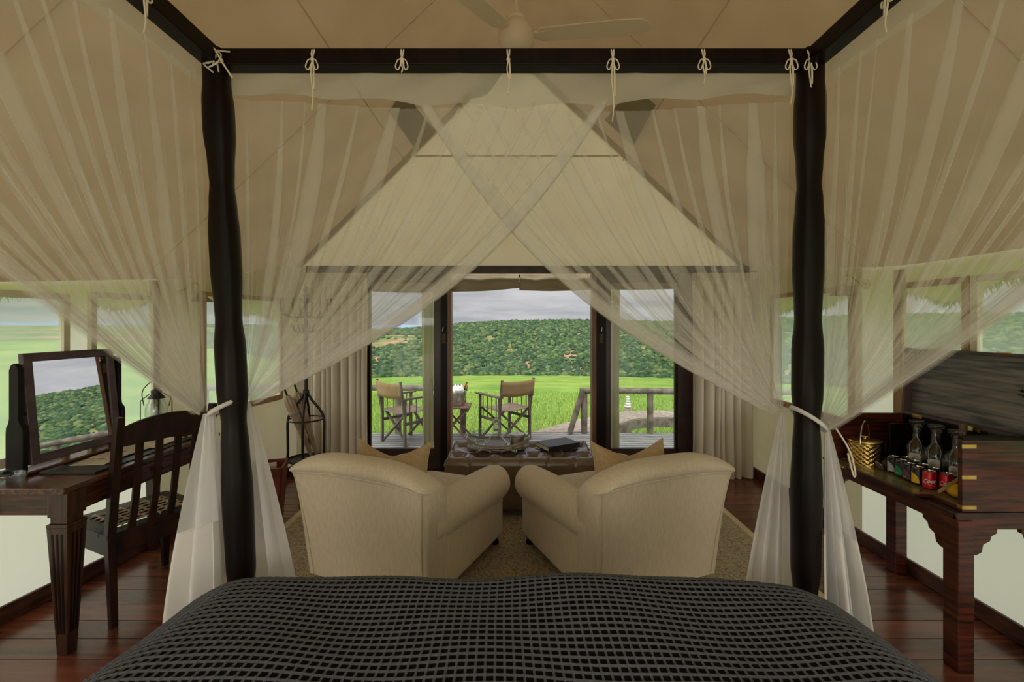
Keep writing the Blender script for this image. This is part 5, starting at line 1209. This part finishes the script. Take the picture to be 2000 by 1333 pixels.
def can(loc, label, body, rz, blob=None, text=None):
    t = thing('soft_drink_can', label, 'can', loc, rz, 'mixer cans on the bar flap')
    b = MB().lathe([(0, 0.002), (0.020, 0.002), (0.0265, 0.007), (0.0265, 0.076), (0.0235, 0.083)], (0, 0, 0), 32).build('can_body', body, t, smooth=40)
    r_ = MB().lathe([(0.0238, 0.082), (0.0245, 0.0865), (0.0225, 0.0865), (0.0215, 0.082), (0, 0.082)], (0, 0, 0), 32).build('can_top', STEEL, t, smooth=40)
    MB().box((0.004, 0, 0.0832), (0.016, 0.009, 0.0015)).build('ring_pull', SILVER, r_)
    if blob:
        A = []
        for i in range(17):
            a = lerp(-1.15, 0.35, i/16); zt = 0.012 + 0.048*math.sqrt(max(0, 1 - ((a + 1.15)/1.5)**2)) + 0.001; A.append([(-0.0268*math.cos(a), -0.0268*math.sin(a), 0.011), (-0.0268*math.cos(a), -0.0268*math.sin(a), zt)])
        MB().grid(A).build('label_arc', blob, b, smooth=180)
        MB().grid([[(-0.0271*math.cos(a), -0.0271*math.sin(a), 0.020), (-0.0271*math.cos(a), -0.0271*math.sin(a), 0.023)] for a in np.linspace(-1.05, -0.35, 9)]).build('label_line', TAGM, b)
    if text:
        cu = bpy.data.curves.new('txt', 'FONT'); cu.body = text; cu.size = 0.024; cu.shear = 0.4; cu.align_x = 'CENTER'; cu.offset = 0.0006; cu.resolution_u = 3
        ob = bpy.data.objects.new('txt', cu); COL.objects.link(ob); bpy.context.view_layer.update()
        me = bpy.data.meshes.new_from_object(ob.evaluated_get(bpy.context.evaluated_depsgraph_get())); bpy.data.objects.remove(ob)
        bm = bmesh.new(); bm.from_mesh(me)
        bmesh.ops.subdivide_edges(bm, edges=[e_ for e_ in bm.edges if e_.calc_length() > 0.004], cuts=2)
        for v in bm.verts:
            a = v.co.x/0.0270; v.co = Vector((-0.0270*math.cos(a)*1.0, 0.0270*math.sin(a), 0.034 + v.co.y + 0.10*v.co.x))
        bm.to_mesh(me); bm.free(); me.materials.clear(); me.materials.append(WHITE)
        o2 = bpy.data.objects.new('script_lettering', me); COL.objects.link(o2); o2.parent = b; 
        # lettering runs left to right for the viewer
        for v in me.vertices: v.co.y = -v.co.y
        MB().tube([(-0.0270*math.cos(a), 0.0270*math.sin(a), 0.026 + 0.004*math.sin(a*2)) for a in np.linspace(0.9, -0.9, 20)], 0.0008, 4).build('swash', WHITE, b)
GRN = flat('green_label', srgb(40, 150, 90)); PUR = flat('purple_label', srgb(110, 70, 84)); YEL = flat('yellow_label', srgb(238, 186, 24)); GRY = flat('silver_label', srgb(196, 196, 198))
front = [((2.025, 2.425), 'black mixer can with silver label, farthest in the front row', CANK, GRY, None), ((2.015, 2.362), 'black mixer can with green label in the front row', CANK, GRN, None), ((2.004, 2.305), 'black mixer can with purple label in the front row', CANK, PUR, None), ((1.998, 2.248), 'black mixer can with yellow label in the front row', CANK, YEL, None)]
for (x, y), lb, bm_, bl_, tx in front: can((x, y, BZ), lb, bm_, R(42), bl_)
can((1.998, 2.186, BZ), 'red cola can with white script, farther of the two red cans', COKE, R(42), None, 'Coca')
can((2.045, 2.150, BZ), 'red cola can with white script, nearer the chest end panel', COKE, R(30), None, 'Cola')
for (x, y), lb in (((2.080, 2.405), 'black can behind the silver-label can'), ((2.070, 2.345), 'black can behind the green-label can'), ((2.060, 2.286), 'black can behind the purple-label can'), ((2.056, 2.226), 'black can behind the yellow-label can')): can((x, y, BZ), lb, CANK, R(200), GRY)
lm = thing('lemon_half', 'bright yellow lemon lying by the chest end panel', 'lemon', (2.02, 2.075, BZ + 0.0012))
A = [[tuple((0.034*math.sin(t)*math.cos(a)*1.0, 0.040*math.cos(t) + 0.006*math.copysign(abs(math.cos(t))**9, math.cos(t)), 0.030 + 0.0305*math.sin(t)*math.sin(a))) for a in np.linspace(0, 2*PI, 25)[:-1]] for t in np.linspace(0.02, PI - 0.02, 21)]
MB().grid(A, cv=True).build('peel', LEMON, lm, smooth=180)
MB().lathe([(0, 0), (0.004, 0.001), (0.003, 0.004), (0, 0.005)], (0, 0.045, 0.030), 8, Matrix.Rotation(R(-90), 3, 'X')).build('stem_end', LOGW, lm, smooth=60)

# ================================================================== WALL LAMPS
def sconce(x, y, z, s, label):
    t = thing('swan_neck_lamp', label, 'wall lamp', (x, y, z), 0, 'swan-neck wall lamps')
    MB().lathe([(0, 0), (0.035, 0), (0.033, 0.01), (0.012, 0.018), (0, 0.018)], (0, 0, 0), 20, Matrix.Rotation(R(90 * s), 3, 'Y')).build('wall_rose', BRASS, t, smooth=40)
    MB().tube(bez([(s*0.015, 0, 0), (s*0.05, 0, 0.01), (s*0.10, 0, 0.05), (s*0.15, 0, 0.05), (s*0.17, 0, 0.0)], 6), 0.006, 8).build('swan_neck', BRASS, t, smooth=180)
    MB().lathe([(0.016, 0.0), (0.02, -0.02), (0.05, -0.055), (0.075, -0.075), (0.073, -0.075), (0.048, -0.053), (0.017, -0.02), (0.0, -0.012)], (s*0.17, 0, 0.0), 28).build('shade', PATCHC, t, smooth=50)
sconce(XR - 0.001, 3.08, 1.775, -1, 'brass swan-neck lamp with dish shade on the right canvas wall')
sconce(XL(3.28) + 0.001, 3.28, 1.745, 1, 'brass swan-neck lamp with dish shade on the left canvas wall')

# ================================================================== OUTSIDE ON THE DECK
DZ_ = -0.05
def director(loc, rz, label):
    t = thing('director_chair', label, 'chair', loc, rz, 'folding director chairs on the deck'); W, D = 0.25, 0.23
    for s in (-1, 1):
        MB().beam((s*W, -D, 0), (s*W, -D, 0.60), 0.032, 0.032, up=(0, 1, 0)).build('back_leg', OUTW, t, bevel=0.003)
        MB().beam((s*W, D, 0), (s*W, D, 0.60), 0.032, 0.032, up=(0, 1, 0)).build('front_leg', OUTW, t, bevel=0.003)
        MB().b6(s*W - 0.03, s*W + 0.03, -D - 0.05, D + 0.07, 0.60, 0.622).build('armrest', OUTW, t, bevel=0.004)
        MB().beam((s*W, -D, 0.30), (s*W, D, 0.30), 0.022, 0.035).build('side_rail', OUTW, t, bevel=0.002)
        for k in range(4): 
            y = lerp(-D + 0.075, D - 0.075, k/3); MB().tube([(s*W, y, 0.30), (s*W, y, 0.605)], 0.007, 8).build('spindle', OUTW, t, smooth=60)
        MB().beam((s*W*0.98, -D - 0.0, 0.38), (s*W*1.04, -D - 0.075, 0.84), 0.030, 0.026, up=(1, 0, 0)).build('back_stile', OUTW, t, bevel=0.003)
    for y in (-D + 0.03, D - 0.03):
        MB().beam((-W, y - 0.012, 0.02), (W*0.98, y - 0.012, 0.43), 0.020, 0.034, up=(0, 1, 0)).build('cross_leg', OUTW, t, bevel=0.002)
        MB().beam((W, y + 0.012, 0.02), (-W*0.98, y + 0.012, 0.43), 0.020, 0.034, up=(0, 1, 0)).build('cross_leg', OUTW, t, bevel=0.002)
    A = [[(lerp(-W*1.02, W*1.02, i/12), lerp(-D, D, j/8), 0.437 - 0.025*math.sin(PI*i/12)) for j in range(9)] for i in range(13)]
    MB().grid(A).build('seat_sling', mat('sling_leather', srgb(120, 100, 84), srgb(140, 120, 102), rough=0.5), t, smooth=180, solid=0.006)
    A = []
    for i in range(15):
        u = -1 + 2*i/14; A.append([(u*W*1.07, -D - lerp(0.045, 0.072, j/4) - 0.03*(1 - u*u) - (0.017 if abs(u) > .9 else 0), lerp(0.62, 0.815, j/4) + 0.010*(u*u - 1) + 0.012*u*u) for j in range(5)])
    MB().grid(A).build('back_canvas', DIRC, t, smooth=180, solid=0.006)
director((-1.40, 6.04, DZ_), R(-41), 'director chair with tan canvas back seen through the left pane')
director((-0.12, 6.20, DZ_), R(37), 'director chair with tan canvas back in the open doorway')
tb = thing('folding_table', 'brown folding wooden side table with crossed legs on the deck', 'table', (-0.80, 6.20, DZ_))
TH = 0.455
for k in range(5): MB().b6(-0.21, 0.21, lerp(-0.17, 0.17, k/4) - 0.038, lerp(-0.17, 0.17, k/4) + 0.038, TH - 0.018, TH).build('top_slat', TABLEW, tb, bevel=0.002)
for s in (-1, 1): MB().b6(s*0.19 - 0.012, s*0.19 + 0.012, -0.20, 0.20, TH - 0.055, TH - 0.018).build('top_rail', TABLEW, tb, bevel=0.002)
for y in (-0.17, 0.17):
    MB().beam((-0.20, y, 0.0), (0.19, y, TH - 0.03), 0.02, 0.034, up=(0, 1, 0)).build('cross_leg', TABLEW, tb, bevel=0.002)
    MB().beam((0.20, y + 0.022, 0.0), (-0.19, y + 0.022, TH - 0.03), 0.02, 0.034, up=(0, 1, 0)).build('cross_leg', TABLEW, tb, bevel=0.002)
TT = DZ_ + TH + 0.0005
cbk = thing('champagne_bucket', 'ribbed steel champagne bucket on the folding table', 'ice bucket', (-0.755, 6.20, TT))
A = []
for z, r in ((0, 0.070), (0.01, 0.078), (0.19, 0.100), (0.20, 0.106), (0.205, 0.104), (0.19, 0.096), (0.02, 0.074), (0.018, 0.002)):
    A.append([(r*(1 + (0.03*math.cos(24*a) if 0.005 < z < 0.195 and r > 0.0775 else 0))*math.cos(a), r*(1 + (0.03*math.cos(24*a) if 0.005 < z < 0.195 and r > 0.0775 else 0))*math.sin(a), z) for a in np.linspace(0, 2*PI, 97)[:-1]])
m = MB(); m.grid(A, cv=True, flip=True); m.f.append(tuple(range(96))); m.m.append(0); m.build('bucket_body', STEEL, cbk, smooth=50)
cbt = thing('champagne_bottle', 'gold-foiled champagne bottle leaning out of the bucket', 'bottle', (-0.775, 6.20, TT + 0.030))
Mb = Matrix.Rotation(R(26), 3, 'Y')
MB().lathe([(0, 0), (0.036, 0.0), (0.040, 0.012), (0.040, 0.15), (0.034, 0.19), (0.018, 0.24)], (0, 0, 0), 24, Mb).build('bottle_body', BOTG, cbt, smooth=50)
MB().lathe([(0.0195, 0.235), (0.0155, 0.285), (0.0175, 0.30), (0.017, 0.318), (0, 0.322)], (0, 0, 0), 20, Mb).build('foil', GOLD, cbt, smooth=50)
nk = thing('white_napkin', 'white napkin draped around the champagne bottle in the bucket', 'napkin', (-0.755, 6.20, TT + 0.206))
A = []
for i in range(25):
    a = lerp(R(60), R(330), i/24); A.append([(lerp(0.108, 0.050, j/8)*math.cos(a) + 0.02*j/8, lerp(0.108, 0.050, j/8)*math.sin(a), -0.004 + 0.075*(j/8)**0.8 + 0.010*math.sin(a*7 + j) - (0.035 if j == 0 else 0)) for j in range(9)])
MB().grid(A).build('cloth', NAPKIN, nk, smooth=180, solid=0.003)
def flute(loc, label):
    t = thing('champagne_flute', label, 'glass', loc, 0, 'champagne flutes on the folding table')
    MB().lathe([(0, 0), (0.028, 0.001), (0.027, 0.003), (0.004, 0.008), (0.004, 0.075), (0.018, 0.10), (0.024, 0.15), (0.021, 0.20), (0.0195, 0.20), (0.022, 0.15), (0.016, 0.10), (0, 0.085)], (0, 0, 0), 20).build('glass_bowl', GLASS, t, smooth=60)
flute((-0.735, 6.05, TT), 'champagne flute in front of the steel bucket'); flute((-0.655, 6.08, TT), 'champagne flute right of the steel bucket')
# log railings
def log(name, a, b, r, par, o):
    n_ = 9; rr = random.Random(hash(name + str(a)) % 1000); pts = [Vector(a).lerp(Vector(b), i/(n_ - 1)) for i in range(n_)]
    return MB().tube(pts, [r*(1 + rr.uniform(-0.04, 0.04)) for _ in range(n_)], 14).build(name, LOGW, par, o=o, smooth=50)
rl = thing('log_railing', 'round log railing along the deck left of the open doorway', 'railing', (-2.4, 6.50, DZ_), 0, 'log railings on the deck'); o_ = (-2.4, 6.50, DZ_)
log('top_log', (-5.0, 6.50, 0.60), (-0.66, 6.50, 0.60), 0.043, rl, o_)
for x in (-4.4, -3.0, -1.65, -0.72): log('post_log', (x, 6.50, -0.05), (x, 6.50, 0.57), 0.045, rl, o_)
rr_ = thing('log_railing', 'round log railing with diagonal brace along the deck on the right', 'railing', (2.4, 6.50, DZ_), 0, 'log railings on the deck'); o_ = (2.4, 6.50, DZ_)
log('top_log', (0.95, 6.50, 0.56), (4.3, 6.50, 0.53), 0.043, rr_, o_)
for x in (1.01, 1.95, 3.2): log('post_log', (x, 6.50, -0.05), (x, 6.50, 0.52), 0.045, rr_, o_)
log('brace_log', (0.985, 6.49, 0.56), (0.80, 6.46, -0.03), 0.040, rr_, o_)
# boardwalk
bwk = struct(MB().b6(2.0, 4.6, 7.9, 7.96, -0.25, -0.09).build('boardwalk', LOGW)); 
LE = [(0.25, 6.56), (0.72, 7.1), (1.27, 7.65), (1.86, 8.06), (2.3, 8.22), (4.6, 8.3)]; RE = [(1.22, 6.56), (1.45, 6.9), (1.72, 7.2), (2.11, 7.58), (2.74, 7.66), (4.6, 7.66)]
nP = 52; PL = bez([(p[0], p[1], 0) for p in LE], 12); PR = bez([(p[0], p[1], 0) for p in RE], 12)
def samp(P, t):
    f = t*(len(P) - 1); i = min(int(f), len(P) - 2); return P[i].lerp(P[i+1], f - i)
for k in range(nP):
    a, b = k/nP, (k + 0.88)/nP; q = [samp(PL, a), samp(PR, a), samp(PR, b), samp(PL, b)]; z0, z1 = -0.075, -0.05
    c = sum(q, Vector())/4; m = MB(); m.add([(p.x, p.y, z) for z in (z0, z1) for p in q], [(3, 2, 1, 0), (4, 5, 6, 7), (0, 1, 5, 4), (1, 2, 6, 5), (2, 3, 7, 6), (3, 0, 4, 7)])
    pk = m.build('walk_plank', WALKW, bwk, o=(c.x, c.y, -0.06)); pk.location = (c.x, c.y, -0.06); recalc(pk)
fas = MB()
for P in (PR, PL):
    for i in range(len(P) - 1): fas.beam((P[i].x, P[i].y, -0.15), (P[i+1].x, P[i+1].y, -0.15), 0.03, 0.145)
fas.build('fascia', LOGW, bwk)
mk = thing('white_marker', 'small white stacked-stone marker at the far edge of the boardwalk', 'marker', (2.10, 8.36, -0.65))
MB().b6(-0.06, 0.06, -0.04, 0.04, 0, 0.62).build('plinth', WALKW, mk, bevel=0.01)
rr = random.Random(4); z = 0.62
for k in range(5):
    r = lerp(0.065, 0.032, k/4); h = lerp(0.055, 0.040, k/4); A = [[(r*math.sin(t)*math.cos(a)*(1 + 0.15*math.sin(3*a + k)) + rr.uniform(-.002, .002), r*math.sin(t)*math.sin(a), z + h/2 - h/2*math.cos(t)) for a in np.linspace(0, 2*PI, 15)[:-1]] for t in np.linspace(0.05, PI - 0.05, 9)]
    MB().grid(A, cv=True).build('white_stone', WHITE, mk, smooth=60); z += h*0.93
# grass blades near the deck and walk
rng2 = np.random.default_rng(8)
def blades(name, n, label):
    V = np.zeros((n*3, 3)); C = np.zeros((n*3, 4)); pg = np.array([srgb(112, 146, 68), srgb(128, 162, 76), srgb(146, 174, 88), srgb(164, 178, 92)])
    d = 6.7 + 20*rng2.random(n)**1.8; a = np.radians(rng2.uniform(-34, 40, n)); x, y = d*np.sin(a), d*np.cos(a); x = np.where(y < 6.65, x, x)
    ok = (y > 6.62)
    inwalk = (y < 8.3) & (y > 6.5) & (x > np.interp(y, [6.56, 7.65, 8.06, 8.3], [0.2, 1.2, 1.8, 2.2])) & ((x < np.interp(y, [6.56, 7.2, 7.58, 7.62], [1.3, 1.8, 2.2, 9])) | (y > 7.6))
    ok &= ~inwalk; x, y, d = x[ok], y[ok], d[ok]; n = len(x)
    z = np.array([gz(p, q) for p, q in zip(x, y)]); h = rng2.uniform(0.05, 0.14, n)*(0.8 + d*0.02); w = rng2.uniform(0.004, 0.010, n)*(0.6 + d*0.07); an = rng2.uniform(0, PI, n); lx, ly = rng2.normal(0, 0.07, n), rng2.normal(0, 0.07, n)
    V = np.zeros((n, 3, 3)); V[:, 0] = np.stack([x - w*np.cos(an), y - w*np.sin(an), z - 0.02], 1); V[:, 1] = np.stack([x + w*np.cos(an), y + w*np.sin(an), z - 0.02], 1); V[:, 2] = np.stack([x + lx, y + ly, z + h], 1)
    C = np.repeat(pg[rng2.integers(0, 4, n)][:, None, :], 3, 1); o = np_mesh(name, V.reshape(-1, 3), np.arange(n*3).reshape(-1, 3), C.reshape(-1, 4), attr_mat('grass_blade')); o['kind'] = 'stuff'; tag(o, label, 'grass')
blades('meadow_grass', 170000, 'tall bright green meadow grass growing around the deck and boardwalk')
